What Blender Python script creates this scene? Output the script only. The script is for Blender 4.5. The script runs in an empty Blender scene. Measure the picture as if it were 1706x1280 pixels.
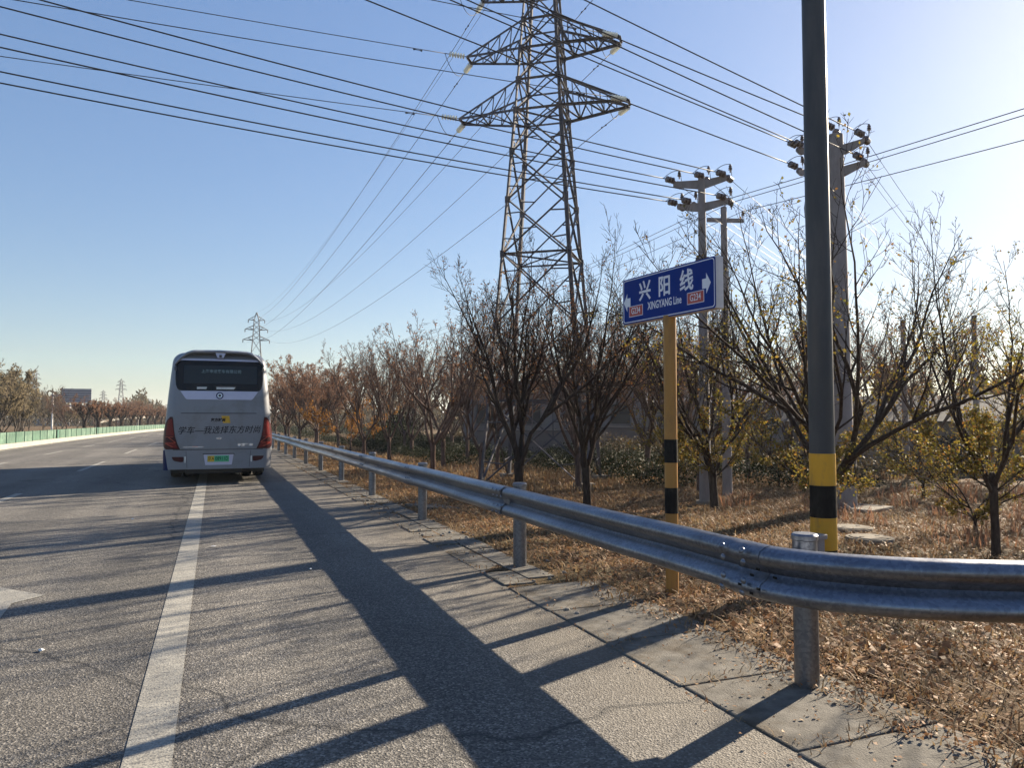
import bpy, bmesh, math, random
import numpy as np
from mathutils import Vector, Matrix
R = math.radians
S = bpy.context.scene
COL = S.collection
# ------------------------------------------------------------------ camera
CAM_H, YAW, PITCH = 1.55, 21.62, 2.748
cd = bpy.data.cameras.new('camera'); cam = bpy.data.objects.new('camera', cd); COL.objects.link(cam)
cam.location = (0, 0, CAM_H)
cam.rotation_euler = (R(90 + PITCH), 0, -R(YAW))
cd.sensor_width = 36.0; cd.lens = 36.0 * 1250 / 1706
cd.clip_start = 0.05; cd.clip_end = 9000
S.camera = cam
# ------------------------------------------------------------------ sky + sun
SUN_EL, SUN_AZ = 23.5, 66.5          # azimuth clockwise from +Y (the road direction)
w = bpy.data.worlds.new('World'); S.world = w; w.use_nodes = True
nt = w.node_tree; bg = nt.nodes['Background']
sky = nt.nodes.new('ShaderNodeTexSky'); sky.sky_type = 'NISHITA'; sky.sun_disc = False
sky.sun_elevation = R(SUN_EL); sky.sun_rotation = R(SUN_AZ)
sky.air_density = 1.5; sky.dust_density = 1.7; sky.ozone_density = 5.0; sky.altitude = 1500
gam = nt.nodes.new('ShaderNodeGamma'); gam.inputs[1].default_value = 0.6     # softens the whole sky's contrast, all round
hsv = nt.nodes.new('ShaderNodeHueSaturation'); hsv.inputs['Saturation'].default_value = 1.3; hsv.inputs['Hue'].default_value = 0.515
nt.links.new(sky.outputs[0], gam.inputs[0]); nt.links.new(gam.outputs[0], hsv.inputs['Color']); nt.links.new(hsv.outputs[0], bg.inputs[0]); bg.inputs[1].default_value = 0.083
sl = bpy.data.lights.new('sun', 'SUN'); so = bpy.data.objects.new('sun', sl); COL.objects.link(so)
sl.energy = 5.0; sl.angle = R(0.5); sl.color = (1.0, 0.86, 0.67)
sdir = Vector((math.sin(R(SUN_AZ)) * math.cos(R(SUN_EL)), math.cos(R(SUN_AZ)) * math.cos(R(SUN_EL)), math.sin(R(SUN_EL))))
so.rotation_euler = sdir.to_track_quat('Z', 'Y').to_euler()
S.view_settings.view_transform = 'Standard'; S.view_settings.look = 'None'
S.view_settings.exposure = 1.78; S.view_settings.gamma = 1.0; S.view_settings.use_curve_mapping = False
HAZE = 0.00032
S.cycles.max_bounces = 8; S.cycles.transparent_max_bounces = 16
try: S.cycles.use_denoising = True
except Exception: pass

# ------------------------------------------------------------------ materials
def node(nt, t, **kw):
    n = nt.nodes.new(t)
    for k, v in kw.items(): setattr(n, k, v)
    return n
def new_mat(name):
    m = bpy.data.materials.new(name); m.use_nodes = True
    return m, m.node_tree, m.node_tree.nodes['Principled BSDF']
def noise(nt, co, scale, detail=4, rough=.6):
    n = node(nt, 'ShaderNodeTexNoise'); n.inputs['Scale'].default_value = scale
    n.inputs['Detail'].default_value = detail; n.inputs['Roughness'].default_value = rough
    nt.links.new(co, n.inputs['Vector']); return n.outputs['Fac']
def ramp(nt, fac, *stops):
    n = node(nt, 'ShaderNodeValToRGB'); e = n.color_ramp.elements
    while len(e) < len(stops): e.new(.5)
    for i, (p, c) in enumerate(stops):
        e[i].position = p; e[i].color = (c if hasattr(c, '__len__') else (c, c, c)) + ((1,) if hasattr(c, '__len__') else ()) if hasattr(c, '__len__') else (c, c, c, 1)
    nt.links.new(fac, n.inputs[0]); return n.outputs[0]
def mixc(nt, fac, a, b, mode='MIX'):
    n = node(nt, 'ShaderNodeMix', data_type='RGBA', blend_type=mode)
    for s, v in ((n.inputs[0], fac), (n.inputs[6], a), (n.inputs[7], b)):
        if isinstance(v, bpy.types.NodeSocket): nt.links.new(v, s)
        elif isinstance(v, (int, float)): s.default_value = v
        else: s.default_value = tuple(v) + (1,)
    return n.outputs[2]
def math_(nt, op, a, b):
    n = node(nt, 'ShaderNodeMath', operation=op)
    for s, v in ((n.inputs[0], a), (n.inputs[1], b)):
        if isinstance(v, bpy.types.NodeSocket): nt.links.new(v, s)
        else: s.default_value = v
    return n.outputs[0]
def coords(nt, world=False, scale=None):
    if world: o = node(nt, 'ShaderNodeNewGeometry').outputs['Position']
    else: o = node(nt, 'ShaderNodeTexCoord').outputs['Object']
    if scale:
        m = node(nt, 'ShaderNodeMapping'); m.inputs['Scale'].default_value = scale
        nt.links.new(o, m.inputs[0]); o = m.outputs[0]
    return o
def bump(nt, b, h, strength=.3, dist=.01):
    n = node(nt, 'ShaderNodeBump'); n.inputs['Strength'].default_value = strength; n.inputs['Distance'].default_value = dist
    nt.links.new(h, n.inputs['Height']); nt.links.new(n.outputs[0], b.inputs['Normal'])
def pbr(name, col, rough=.6, metal=0., var=.25, scale=6., bmp=0., bscale=40., coat=0., stretch=None, dirt=None, dscale=2., world=False, spec=.5):
    m, nt, b = new_mat(name)
    co = coords(nt, world, stretch)
    f = noise(nt, co, scale, 5)
    lo = tuple(c * (1 - var) for c in col); hi = tuple(min(1, c * (1 + var)) for c in col)
    c = ramp(nt, f, (.3, lo), (.7, hi))
    if dirt:
        f2 = ramp(nt, noise(nt, co, dscale, 6, .7), (.5, 0.), (.68, 1.))
        c = mixc(nt, math_(nt, 'MULTIPLY', f2, dirt[1]), c, dirt[0])
    nt.links.new(c, b.inputs['Base Color'])
    r = math_(nt, 'ADD', math_(nt, 'MULTIPLY', f, .2), rough - .1); nt.links.new(r, b.inputs['Roughness'])
    b.inputs['Metallic'].default_value = metal; b.inputs['Coat Weight'].default_value = coat
    b.inputs['Specular IOR Level'].default_value = spec
    if bmp: bump(nt, b, noise(nt, co, bscale, 4), bmp)
    return m
def leaf_mat(name, cols, trans=.45, rough=.6):
    m = bpy.data.materials.new(name); m.use_nodes = True; nt = m.node_tree
    out = nt.nodes['Material Output']; b = nt.nodes['Principled BSDF']
    g = node(nt, 'ShaderNodeNewGeometry')
    n = len(cols)
    c = ramp(nt, g.outputs['Random Per Island'], *[(i / max(1, n - 1), cols[i]) for i in range(n)])
    nt.links.new(c, b.inputs['Base Color']); b.inputs['Roughness'].default_value = rough
    b.inputs['Specular IOR Level'].default_value = .06
    if trans:
        t = node(nt, 'ShaderNodeBsdfTranslucent'); nt.links.new(c, t.inputs[0])
        mx = node(nt, 'ShaderNodeMixShader'); mx.inputs[0].default_value = trans
        nt.links.new(b.outputs[0], mx.inputs[1]); nt.links.new(t.outputs[0], mx.inputs[2]); nt.links.new(mx.outputs[0], out.inputs[0])
    return m
def asphalt_mat():
    m, nt, b = new_mat('asphalt'); co = coords(nt, True)
    v = node(nt, 'ShaderNodeTexVoronoi'); v.inputs['Scale'].default_value = 92; nt.links.new(co, v.inputs['Vector'])
    sep = node(nt, 'ShaderNodeSeparateColor'); nt.links.new(v.outputs['Color'], sep.inputs[0])
    grain = ramp(nt, sep.outputs[0], (.0, (.051, .047, .042)), (.55, (.114, .106, .094)), (.85, (.176, .165, .147)), (1., (.29, .27, .24)))
    fine = noise(nt, co, 160, 3)
    big = noise(nt, coords(nt, True, (.9, .12, 1)), 1.3, 5, .65)
    tracks = ramp(nt, big, (.3, .78), (.72, 1.16))
    blot = ramp(nt, noise(nt, co, .35, 6, .7), (.35, .78), (.7, 1.14))
    c = mixc(nt, 1., grain, tracks, 'MULTIPLY'); c = mixc(nt, 1., c, blot, 'MULTIPLY')
    sx = node(nt, 'ShaderNodeSeparateXYZ'); nt.links.new(co, sx.inputs[0])
    wav = math_(nt, 'SINE', math_(nt, 'MULTIPLY', math_(nt, 'ADD', sx.outputs[0], math_(nt, 'MULTIPLY', big, .5)), 3.59), 0.)
    c = mixc(nt, 1., c, ramp(nt, math_(nt, 'ADD', math_(nt, 'MULTIPLY', wav, .5), .5), (.1, .88), (.9, 1.1)), 'MULTIPLY')
    edge = math_(nt, 'ADD', sx.outputs[0], math_(nt, 'MULTIPLY', noise(nt, co, 2.5, 6, .7), .9)); dust = ramp(nt, math_(nt, 'MULTIPLY', edge, .25), (.45, 0.), (.78, .75)); c = mixc(nt, dust, c, (.13, .112, .088))
    oil = ramp(nt, noise(nt, co, 2.2, 5, .75), (.66, 0.), (.76, .5)); c = mixc(nt, oil, c, (.035, .034, .034))
    cr = node(nt, 'ShaderNodeTexVoronoi', feature='DISTANCE_TO_EDGE'); cr.inputs['Scale'].default_value = .16
    wob = node(nt, 'ShaderNodeVectorMath', operation='ADD'); nz = node(nt, 'ShaderNodeTexNoise'); nz.inputs['Scale'].default_value = .9; nz.inputs['Detail'].default_value = 6
    nt.links.new(co, nz.inputs['Vector']); nt.links.new(co, wob.inputs[0]); nt.links.new(nz.outputs['Color'], wob.inputs[1]); nt.links.new(wob.outputs[0], cr.inputs['Vector'])
    crk = ramp(nt, cr.outputs['Distance'], (.0, .85), (.0045, 0.)); c = mixc(nt, crk, c, (.025, .024, .023))
    nt.links.new(c, b.inputs['Base Color']); b.inputs['Roughness'].default_value = .82; b.inputs['Specular IOR Level'].default_value = .35
    h = math_(nt, 'ADD', v.outputs['Distance'], math_(nt, 'MULTIPLY', fine, .6)); bump(nt, b, h, .65, .008)
    return m
def paint_mat(name='road_paint', col=(.33, .315, .27), worn=.49):
    m, nt, b = new_mat(name); co = coords(nt, True)
    v = node(nt, 'ShaderNodeTexVoronoi'); v.inputs['Scale'].default_value = 80; nt.links.new(co, v.inputs['Vector'])
    a = noise(nt, coords(nt, True, (1, 6, 1)), 9, 6, .75); a2 = noise(nt, co, 70, 3, .7)
    k = math_(nt, 'ADD', math_(nt, 'MULTIPLY', a, .55), math_(nt, 'MULTIPLY', a2, .45))
    f = ramp(nt, k, (worn, 0.), (worn + .09, 1.))
    c = mixc(nt, f, ramp(nt, noise(nt, co, 3, 4), (.3, tuple(x * .72 for x in col)), (.7, col)), (.11, .105, .098))
    nt.links.new(c, b.inputs['Base Color']); b.inputs['Roughness'].default_value = .75
    bump(nt, b, v.outputs['Distance'], .35, .006)
    return m
def ground_mat():
    m, nt, b = new_mat('verge_soil'); co = coords(nt, True)
    c = ramp(nt, noise(nt, co, 4, 8, .72), (.28, (.045, .032, .02)), (.5, (.11, .07, .038)), (.62, (.17, .11, .06)), (.78, (.24, .17, .10)))
    c2 = ramp(nt, noise(nt, co, 45, 4, .7), (.3, .55), (.7, 1.35)); c = mixc(nt, 1., c, c2, 'MULTIPLY')
    g = ramp(nt, noise(nt, co, .35, 5), (.5, 0.), (.66, .55)); c = mixc(nt, g, c, (.07, .07, .032))
    nt.links.new(c, b.inputs['Base Color']); b.inputs['Roughness'].default_value = .95; b.inputs['Specular IOR Level'].default_value = .1
    bump(nt, b, noise(nt, co, 28, 6, .7), .9, .04)
    return m
def galv_mat():
    m, nt, b = new_mat('galvanised_steel'); co = coords(nt)
    v = node(nt, 'ShaderNodeTexVoronoi'); v.inputs['Scale'].default_value = 60; nt.links.new(co, v.inputs['Vector'])
    sep = node(nt, 'ShaderNodeSeparateColor'); nt.links.new(v.outputs['Color'], sep.inputs[0])
    n = noise(nt, coords(nt, False, (1, .35, 1)), 3.5, 7, .72)
    c = ramp(nt, n, (.25, (.085, .10, .135)), (.6, (.155, .175, .22)), (.8, (.23, .25, .29)))
    c = mixc(nt, .2, c, ramp(nt, sep.outputs[0], (0., .15), (1., .5)))
    d = ramp(nt, noise(nt, coords(nt, False, (.5, .5, 2)), 2.2, 8, .75), (.56, 0.), (.7, .75)); c = mixc(nt, d, c, (.085, .078, .07))
    sc = ramp(nt, noise(nt, coords(nt, False, (14, 14, 60)), 1., 5, .8), (.68, 0.), (.73, .8)); c = mixc(nt, sc, c, (.07, .06, .05))
    nt.links.new(c, b.inputs['Base Color']); b.inputs['Metallic'].default_value = .92
    nt.links.new(ramp(nt, n, (.3, .44), (.7, .27)), b.inputs['Roughness'])
    bump(nt, b, noise(nt, co, 7, 4), .12, .02)
    return m
def bark_mat(name, a, c2):
    m, nt, b = new_mat(name); co = coords(nt, False, (1, 1, .25))
    f = noise(nt, co, 22, 6, .7); nt.links.new(ramp(nt, f, (.3, a), (.7, c2)), b.inputs['Base Color'])
    b.inputs['Roughness'].default_value = .95; b.inputs['Specular IOR Level'].default_value = .05
    bump(nt, b, f, .7, .02); return m
def glass_mat(name, col, rough=.05):
    m, nt, b = new_mat(name); b.inputs['Base Color'].default_value = col + (1,)
    b.inputs['Roughness'].default_value = rough
    b.inputs['Specular IOR Level'].default_value = .22; return m
M = dict(
    asphalt=asphalt_mat(), paint=paint_mat(), ground=ground_mat(), galv=galv_mat(),
    concrete=pbr('paving_concrete', (.135, .126, .11), .95, spec=.15, var=.35, scale=9, bmp=.7, bscale=90, dirt=((.075, .058, .04), .85), dscale=2.2, world=True),
    cover=pbr('cover_concrete', (.19, .172, .145), .95, spec=.15, var=.3, scale=8, bmp=.6, bscale=50, dirt=((.09, .065, .04), .85), dscale=3),
    pole_conc=pbr('pole_concrete', (.23, .21, .205), .85, var=.22, scale=5, bmp=.3, bscale=50, stretch=(1, 1, .3), dirt=((.15, .13, .12), .6)),
    kerb=pbr('whitewashed_kerb', (.25, .235, .205), .85, var=.18, scale=3, bmp=.3, dirt=((.3, .27, .22), .5)),
    green=pbr('green_board', (.036, .095, .06), .6, var=.2, scale=1.2, dirt=((.16, .24, .18), .6), dscale=.8),
    green_d=pbr('green_post', (.02, .09, .06), .6),
    steel=pbr('tower_steel', (.085, .088, .105), .8, spec=.12, var=.3, scale=3, dirt=((.2, .15, .12), .6), dscale=1.5),
    far_steel=pbr('far_steel', (.10, .105, .12), .7, var=.1),
    glassins=pbr('glass_insulator', (.72, .74, .66), .2, var=.1, coat=.6),
    porcelain=pbr('brown_porcelain', (.10, .075, .07), .25, var=.2, coat=.6),
    wire=pbr('cable_black', (.018, .018, .02), .6, var=.1), wire_al=pbr('aluminium_cable', (.16, .16, .17), .5, metal=.5, var=.1),
    greypole=pbr('grey_painted_pole', (.042, .048, .054), .5, metal=0., spec=.3, var=.2, scale=3, stretch=(1, 1, .22), dirt=((.075, .076, .075), .6), dscale=3, bmp=.08),
    yellow=pbr('yellow_band_paint', (.56, .31, .025), .55, spec=.25, var=.14, scale=4, dirt=((.22, .14, .06), .75), dscale=5, stretch=(1, 1, .4)),
    ypost=pbr('ochre_post_paint', (.37, .185, .045), .5, spec=.25, var=.12, scale=5, stretch=(1, 1, .3), dirt=((.17, .10, .045), .75), dscale=5),
    black=pbr('black_band_paint', (.006, .006, .006), .7, spec=.12, var=.3, scale=8, dirt=((.03, .029, .026), .8), dscale=9, stretch=(1, 1, .4)),
    signblue=pbr('sign_blue', (.002, .027, .20), .5, spec=.08, var=.06, scale=3), signwhite=pbr('sign_white', (.68, .70, .74), .4, var=.05),
    signred=pbr('sign_red', (.40, .045, .03), .45, var=.06), signside=pbr('sign_side_aluminium', (.52, .50, .50), .45, metal=.2, var=.1, dirt=((.33, .3, .28), .5)),
    busgrey=pbr('bus_silver_paint', (.212, .224, .247), .38, metal=.1, var=.05, scale=1.5, coat=.12, spec=.35, dirt=((.15, .145, .14), .55), dscale=1.3),
    buslilac=pbr('bus_pale_panel', (.5, .5, .62), .35, metal=.05, var=.04, coat=.6),
    busdark=pbr('bus_dark_trim', (.02, .022, .028), .5, var=.1), busblue=pbr('bus_blue_skirt', (.010, .018, .075), .5, spec=.12, var=.1),
    rubber=pbr('tyre_rubber', (.018, .018, .018), .85, var=.2), rim=pbr('wheel_rim', (.3, .3, .3), .4, metal=.7),
    lampred=pbr('lamp_red', (.16, .008, .008), .35, var=.1, spec=.25), lampdark=pbr('lamp_smoked_red', (.05, .006, .008), .35, spec=.25, var=.1),
    lampline=pbr('lamp_orange_strip', (.40, .05, .03), .35, spec=.25), chrome=pbr('chrome_letters', (.75, .75, .78), .2, metal=.6, var=.03),
    glass=glass_mat('rear_glass', (.004, .005, .008)), glass_in=glass_mat('rear_glass_clear', (.022, .03, .035), .08),
    led=pbr('led_text', (.16, .26, .27), .5, var=.05), plateg=pbr('plate_green', (.06, .42, .20), .4, var=.04), platey=pbr('plate_yellow', (.65, .42, .03), .4, var=.04),
    ink=pbr('ink_black', (.008, .008, .014), .6, spec=.15), sunlogo=pbr('logo_yellow', (.62, .36, .02), .5), redink=pbr('ink_red', (.5, .05, .03), .5),
    pale=pbr('pale_sheet', (.62, .62, .58), .5),  # one even off-white for several small coach pieces
    bark=bark_mat('dark_bark', (.018, .013, .011), (.065, .048, .04)), bark_far=bark_mat('brown_bark', (.05, .034, .028), (.145, .10, .084)),
    bark_pale=bark_mat('pale_bark', (.06, .05, .042), (.13, .11, .095)),
    leaf_dry=leaf_mat('dry_leaves', [(.10, .042, .02), (.19, .085, .035), (.13, .09, .035)]),
    leaf_olive=leaf_mat('olive_leaves', [(.08, .074, .016), (.16, .145, .028), (.24, .16, .026), (.10, .10, .022), (.20, .09, .024), (.28, .225, .04)], .42),
    leaf_red=leaf_mat('russet_leaves', [(.16, .08, .045), (.27, .14, .08), (.21, .12, .08), (.15, .09, .062)], .4),
    leaf_orange=leaf_mat('orange_leaves', [(.24, .10, .022), (.34, .165, .03), (.17, .08, .025)], .5),
    leaf_straw=leaf_mat('straw_leaves', [(.18, .15, .09), (.27, .22, .14), (.145, .115, .07)], .5),
    leaf_green=leaf_mat('dark_evergreen', [(.010, .017, .008), (.022, .032, .012), (.04, .04, .017), (.016, .026, .011)], .15),
    litter=leaf_mat('leaf_litter', [(.16, .082, .042), (.28, .15, .078), (.33, .195, .105), (.21, .11, .055), (.37, .25, .145), (.13, .07, .038)], .2),
    straw=leaf_mat('dry_grass', [(.22, .145, .075), (.32, .23, .125), (.165, .10, .05), (.20, .10, .05)], .3),
    farwood=leaf_mat('far_wood_leaves', [(.07, .053, .034), (.10, .075, .043), (.06, .056, .03), (.11, .068, .036)], .3),
    wall=pbr('grey_render_wall', (.14, .135, .14), .9, var=.15, scale=.8, dirt=((.2, .19, .18), .5), dscale=.5),
    wallpale=pbr('pale_block_wall', (.3, .3, .33), .9, var=.1, scale=.3), walld=pbr('dark_slate_roof', (.03, .032, .042), .8, var=.2, scale=1.5),
    rooflight=pbr('light_roof_sheet', (.085, .085, .095), .7, var=.1), window=glass_mat('dark_window', (.03, .035, .04), .1),
    stone=pbr('pebble_stone', (.17, .155, .135), .9, var=.3, scale=20), paper=pbr('white_litter', (.75, .74, .70), .8), signback=pbr('sign_back_metal', (.2, .2, .23), .6, metal=0., var=.08),
    signrib=pbr('sign_back_rib', (.5, .5, .52), .6, var=.05), pale_post=pbr('pale_post', (.6, .58, .55), .6),
)

# ------------------------------------------------------------------ mesh helpers
class MB:
    def __init__(s): s.v = []; s.f = []
    def add(s, vs, fs):
        o = len(s.v); s.v.extend(tuple(p) for p in vs); s.f.extend(tuple(i + o for i in f) for f in fs); return s
    def box(s, c, d, rot=None):
        hx, hy, hz = d[0] / 2, d[1] / 2, d[2] / 2
        vs = [Vector((x, y, z)) for x in (-hx, hx) for y in (-hy, hy) for z in (-hz, hz)]
        if rot: vs = [rot @ p for p in vs]
        c = Vector(c); vs = [p + c for p in vs]
        return s.add(vs, [(0, 1, 3, 2), (4, 6, 7, 5), (0, 4, 5, 1), (2, 3, 7, 6), (0, 2, 6, 4), (1, 5, 7, 3)])
    def bbox(s, c, d, b, rot=None):
        """box with chamfered vertical and horizontal edges"""
        bm = bmesh.new(); bmesh.ops.create_cube(bm, size=1)
        bmesh.ops.scale(bm, vec=d, verts=bm.verts); bmesh.ops.bevel(bm, geom=list(bm.edges), offset=b, segments=2, affect='EDGES', profile=.5)
        bm.verts.ensure_lookup_table(); c = Vector(c)
        vs = [((rot @ v.co) if rot else v.co) + c for v in bm.verts]; fs = [[v.index for v in f.verts] for f in bm.faces]; bm.free()
        return s.add(vs, fs)
    def tube(s, path, rad, n=6, cap=True):
        P = [Vector(p) for p in path]; m = len(P)
        if not hasattr(rad, '__len__'): rad = [rad] * m
        t0 = (P[1] - P[0]).normalized(); ref = Vector((0, 0, 1)) if abs(t0.z) < .9 else Vector((1, 0, 0))
        u = t0.cross(ref).normalized(); vs = []
        for i in range(m):
            t = (P[min(i + 1, m - 1)] - P[max(i - 1, 0)]); t = t.normalized() if t.length > 1e-9 else t0
            u = (u - t * u.dot(t)).normalized(); wv = t.cross(u)
            for k in range(n):
                a = 2 * math.pi * k / n; vs.append(P[i] + (u * math.cos(a) + wv * math.sin(a)) * rad[i])
        fs = [(i * n + k, i * n + (k + 1) % n, (i + 1) * n + (k + 1) % n, (i + 1) * n + k) for i in range(m - 1) for k in range(n)]
        if cap: fs += [tuple(range(n - 1, -1, -1)), tuple(range((m - 1) * n, m * n))]
        return s.add(vs, fs)
    def lathe(s, prof, n=24, c=(0, 0, 0), axis=None):
        """prof: (radius, height) pairs bottom to top"""
        vs = []; q = Vector((0, 0, 1)).rotation_difference(Vector(axis)) if axis is not None else None
        for r, z in prof:
            for k in range(n):
                a = 2 * math.pi * k / n; p = Vector((r * math.cos(a), r * math.sin(a), z)); vs.append((q @ p if q else p) + Vector(c))
        m = len(prof)
        fs = [(i * n + k, i * n + (k + 1) % n, (i + 1) * n + (k + 1) % n, (i + 1) * n + k) for i in range(m - 1) for k in range(n)]
        fs += [tuple(range(n - 1, -1, -1)), tuple(range((m - 1) * n, m * n))]
        return s.add(vs, fs)
    def angle(s, p, q, wd=.07, th=.012, roll=0.):
        """L-section member from p to q"""
        p, q = Vector(p), Vector(q); t = (q - p).normalized(); ref = Vector((0, 0, 1)) if abs(t.z) < .9 else Vector((1, 0, 0))
        u = t.cross(ref).normalized(); v = t.cross(u); cr, sr = math.cos(roll), math.sin(roll); u, v = u * cr + v * sr, v * cr - u * sr
        sec = [(0, 0), (wd, 0), (wd, th), (th, th), (th, wd), (0, wd)]; sec = [(a - wd * .3, b - wd * .3) for a, b in sec]
        vs = [o + u * a + v * b for o in (p, q) for a, b in sec]
        fs = [(k, (k + 1) % 6, 6 + (k + 1) % 6, 6 + k) for k in range(6)] + [(5, 4, 3, 2, 1, 0), (6, 7, 8, 9, 10, 11)]
        return s.add(vs, fs)
    def build(s, name, mat, parent=None, smooth=False, kind=None):
        me = bpy.data.meshes.new(name)
        vs = s.v
        if parent is not None:
            o = Vector((0, 0, 0)); p = parent
            while p is not None: o += p.location; p = p.parent
            vs = [(a - o.x, b - o.y, c - o.z) for a, b, c in vs]
        me.from_pydata(vs, [], s.f); me.update()
        if mat is not None: me.materials.append(mat)
        if smooth:
            me.polygons.foreach_set('use_smooth', [True] * len(me.polygons))
        return link(name, me, parent, kind)
def link(name, me, parent=None, kind=None):
    ob = bpy.data.objects.new(name, me); COL.objects.link(ob)
    if parent is not None: ob.parent = parent
    if kind: ob['kind'] = kind
    return ob
def smooth_angle(ob, deg=40):
    me = ob.data; me.polygons.foreach_set('use_smooth', [True] * len(me.polygons))
    try: me.set_sharp_from_angle(angle=R(deg))
    except Exception: pass
    return ob
def np_mesh(name, V, F, mat, parent=None, kind=None):
    """V (n,3) world array, F (m,k) array of equal-sided faces"""
    me = bpy.data.meshes.new(name); V = np.asarray(V, dtype=np.float32); F = np.asarray(F, dtype=np.int32)
    me.vertices.add(len(V)); me.vertices.foreach_set('co', V.ravel())
    k = F.shape[1]; me.loops.add(F.size); me.loops.foreach_set('vertex_index', F.ravel())
    me.polygons.add(len(F)); me.polygons.foreach_set('loop_start', np.arange(0, F.size, k, dtype=np.int32))
    try: me.polygons.foreach_set('loop_total', np.full(len(F), k, dtype=np.int32))
    except Exception: pass
    me.update(calc_edges=True); me.materials.append(mat)
    return link(name, me, parent, kind)
def thing(name, label, cat, loc=(0, 0, 0), group=None):
    o = bpy.data.objects.new(name, None); COL.objects.link(o); o.location = loc; o.empty_display_size = .2
    return tag(o, label, cat, group)
def tag(o, label, cat, group=None):
    o['label'] = label; o['category'] = cat
    if group: o['group'] = group
    return o
def dup(root, loc, rotz=0., sc=1., label=None, group=None):
    r = root.copy(); COL.objects.link(r); r.location = loc; r.rotation_euler = (0, 0, rotz)
    r.scale = (sc,) * 3 if not hasattr(sc, '__len__') else sc
    if label: r['label'] = label
    if group: r['group'] = group
    for ch in list(root.children):
        c = ch.copy(); COL.objects.link(c); c.parent = r
        for g in list(ch.children):
            d = g.copy(); COL.objects.link(d); d.parent = c
    return r
def sm(t):
    t = max(0., min(1., t)); return t * t * (3 - 2 * t)
def gz(x, y): return -0.6 * sm((x - 3.3) / 6.0)
def gz_np(x, y):
    t = np.clip((x - 3.3) / 6.0, 0, 1); return -0.6 * t * t * (3 - 2 * t)
def road_bend(y): return 0. if y < 40 else 0.00045 * (y - 40) ** 2 if y < 120 else 2.88 + (y - 120) * .072

# ------------------------------------------------------------------ ground, road, markings
def build_ground():
    xs = [-3000, -800, -300, -120, -60, -30, -20, -12, -9, -6, -3, 0, 1.6, 2.3] + [2.6 + .25 * i for i in range(45)] + [14, 16, 18, 21, 25, 30, 40, 60, 120, 300, 800, 3000]
    ys = [-3000, -800, -200, -60, -20, -8, -4] + [-2 + .25 * i for i in range(100)] + [23 + i for i in range(0, 30)] + [55, 60, 70, 80, 100, 130, 180, 260, 400, 800, 1600, 4500]
    rnd = random.Random(5); mb = MB(); nx = len(xs)
    for y in ys:
        for x in xs:
            z = gz(x, y) - .03 * (x < 2.4)
            if x > 3.4 and x < 30 and -3 < y < 60: z += rnd.uniform(-.02, .03)
            mb.v.append((x, y, z))
    mb.f = [(j * nx + i, j * nx + i + 1, (j + 1) * nx + i + 1, (j + 1) * nx + i) for j in range(len(ys) - 1) for i in range(nx - 1)]
    g = mb.build('ground', M['ground'], smooth=True, kind='structure')
build_ground()
road = None
def strip(name, mat, xl, xr, y0, y1, z, step=2., bend=True, parent=None, kind='structure'):
    mb = MB(); n = max(1, int((y1 - y0) / step)); 
    for i in range(n + 1):
        y = y0 + (y1 - y0) * i / n; b = road_bend(y) if bend else 0
        mb.v += [(xl + b, y, z), (xr + b, y, z)]
    mb.f = [(2 * i, 2 * i + 1, 2 * i + 3, 2 * i + 2) for i in range(n)]
    return mb.build(name, mat, parent, kind=kind)
strip('road', M['asphalt'], -10.3, 2.55, -40, 420, 0.)
strip('opposite_road', M['asphalt'], -24, -11.0, -40, 420, -.004)
rp = thing('road_markings', '', ''); del rp['label']; del rp['category']; rp['kind'] = 'structure'
strip('edge_line', M['paint'], -.36, -.15, -20, 400, .004, parent=rp, kind=None)
strip('median_line', M['paint'], -9.95, -9.8, 10, 400, .004, parent=rp, kind=None)
for x, spans in ((-3.78, [(0.5, 5.8), (13, 18.6), (26, 31.7), (38.7, 44.2), (51.5, 57), (64, 69.5), (77, 82), (90, 95), (103, 108)]),
                 (-7.0, [(7, 12), (17.5, 21.8), (28, 32.3), (38.8, 43.1), (49.3, 53.2), (59.5, 64), (70, 74), (80, 84), (91, 95), (102, 106)])):
    for a, b in spans: strip('lane_dash', M['paint'], x - .075, x + .075, a, b, .004, 1., parent=rp, kind=None)
mb = MB(); mb.add([(-1.36, 7.75, .004), (-1.81, 8.26, .004), (-2.3, 8.8, .004), (-3.2, 7.75, .004), (-2.95, 7.5, .004), (-1.57, 7.5, .004)], [(0, 1, 2, 3, 4, 5)])
mb.add([(-1.56, 7.498, .004), (-2.9, 7.498, .004), (-2.75, 4.4, .004), (-1.35, 4.4, .004)], [(0, 1, 2, 3)])
mb.build('direction_arrow', M['paint'], rp)

# paved strip under the guardrail: individual slabs
ps = thing('paved_verge', '', ''); del ps['label']; del ps['category']; ps['kind'] = 'structure'
rnd = random.Random(11)
slab_meshes = []
def slab_mesh(wd, ln, k):
    mb = MB(); mb.bbox((0, 0, 0), (wd, ln, .06), .007)
    me = bpy.data.meshes.new('slab'); me.from_pydata(mb.v, [], mb.f); me.materials.append(M['concrete']); return me
SM = [slab_mesh(.30, .58, 0), slab_mesh(.29, .585, 1)]
y = 6.9; i = 0
while y < 52:
    for row, xc in ((0, 2.695), (1, 3.01)):
        if row == 1 and rnd.random() < .12: continue
        o = link('slab', SM[row], ps); o.location = (xc + rnd.uniform(-.006, .006), y + (.2 if row else 0) + rnd.uniform(-.004, .004), -.022 + rnd.uniform(-.008, .008))
        o.rotation_euler = (rnd.uniform(-.012, .012), rnd.uniform(-.015, .015), rnd.uniform(-.012, .012))
    y += .6
for k in range(10):   # larger plates towards the camera
    o = MB().bbox((3.0 + (.015 if k % 2 else 0), 6.05 - .92 * k, -.02), (.92, .905, .06), .01).build('slab', M['concrete'], ps)
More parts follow.
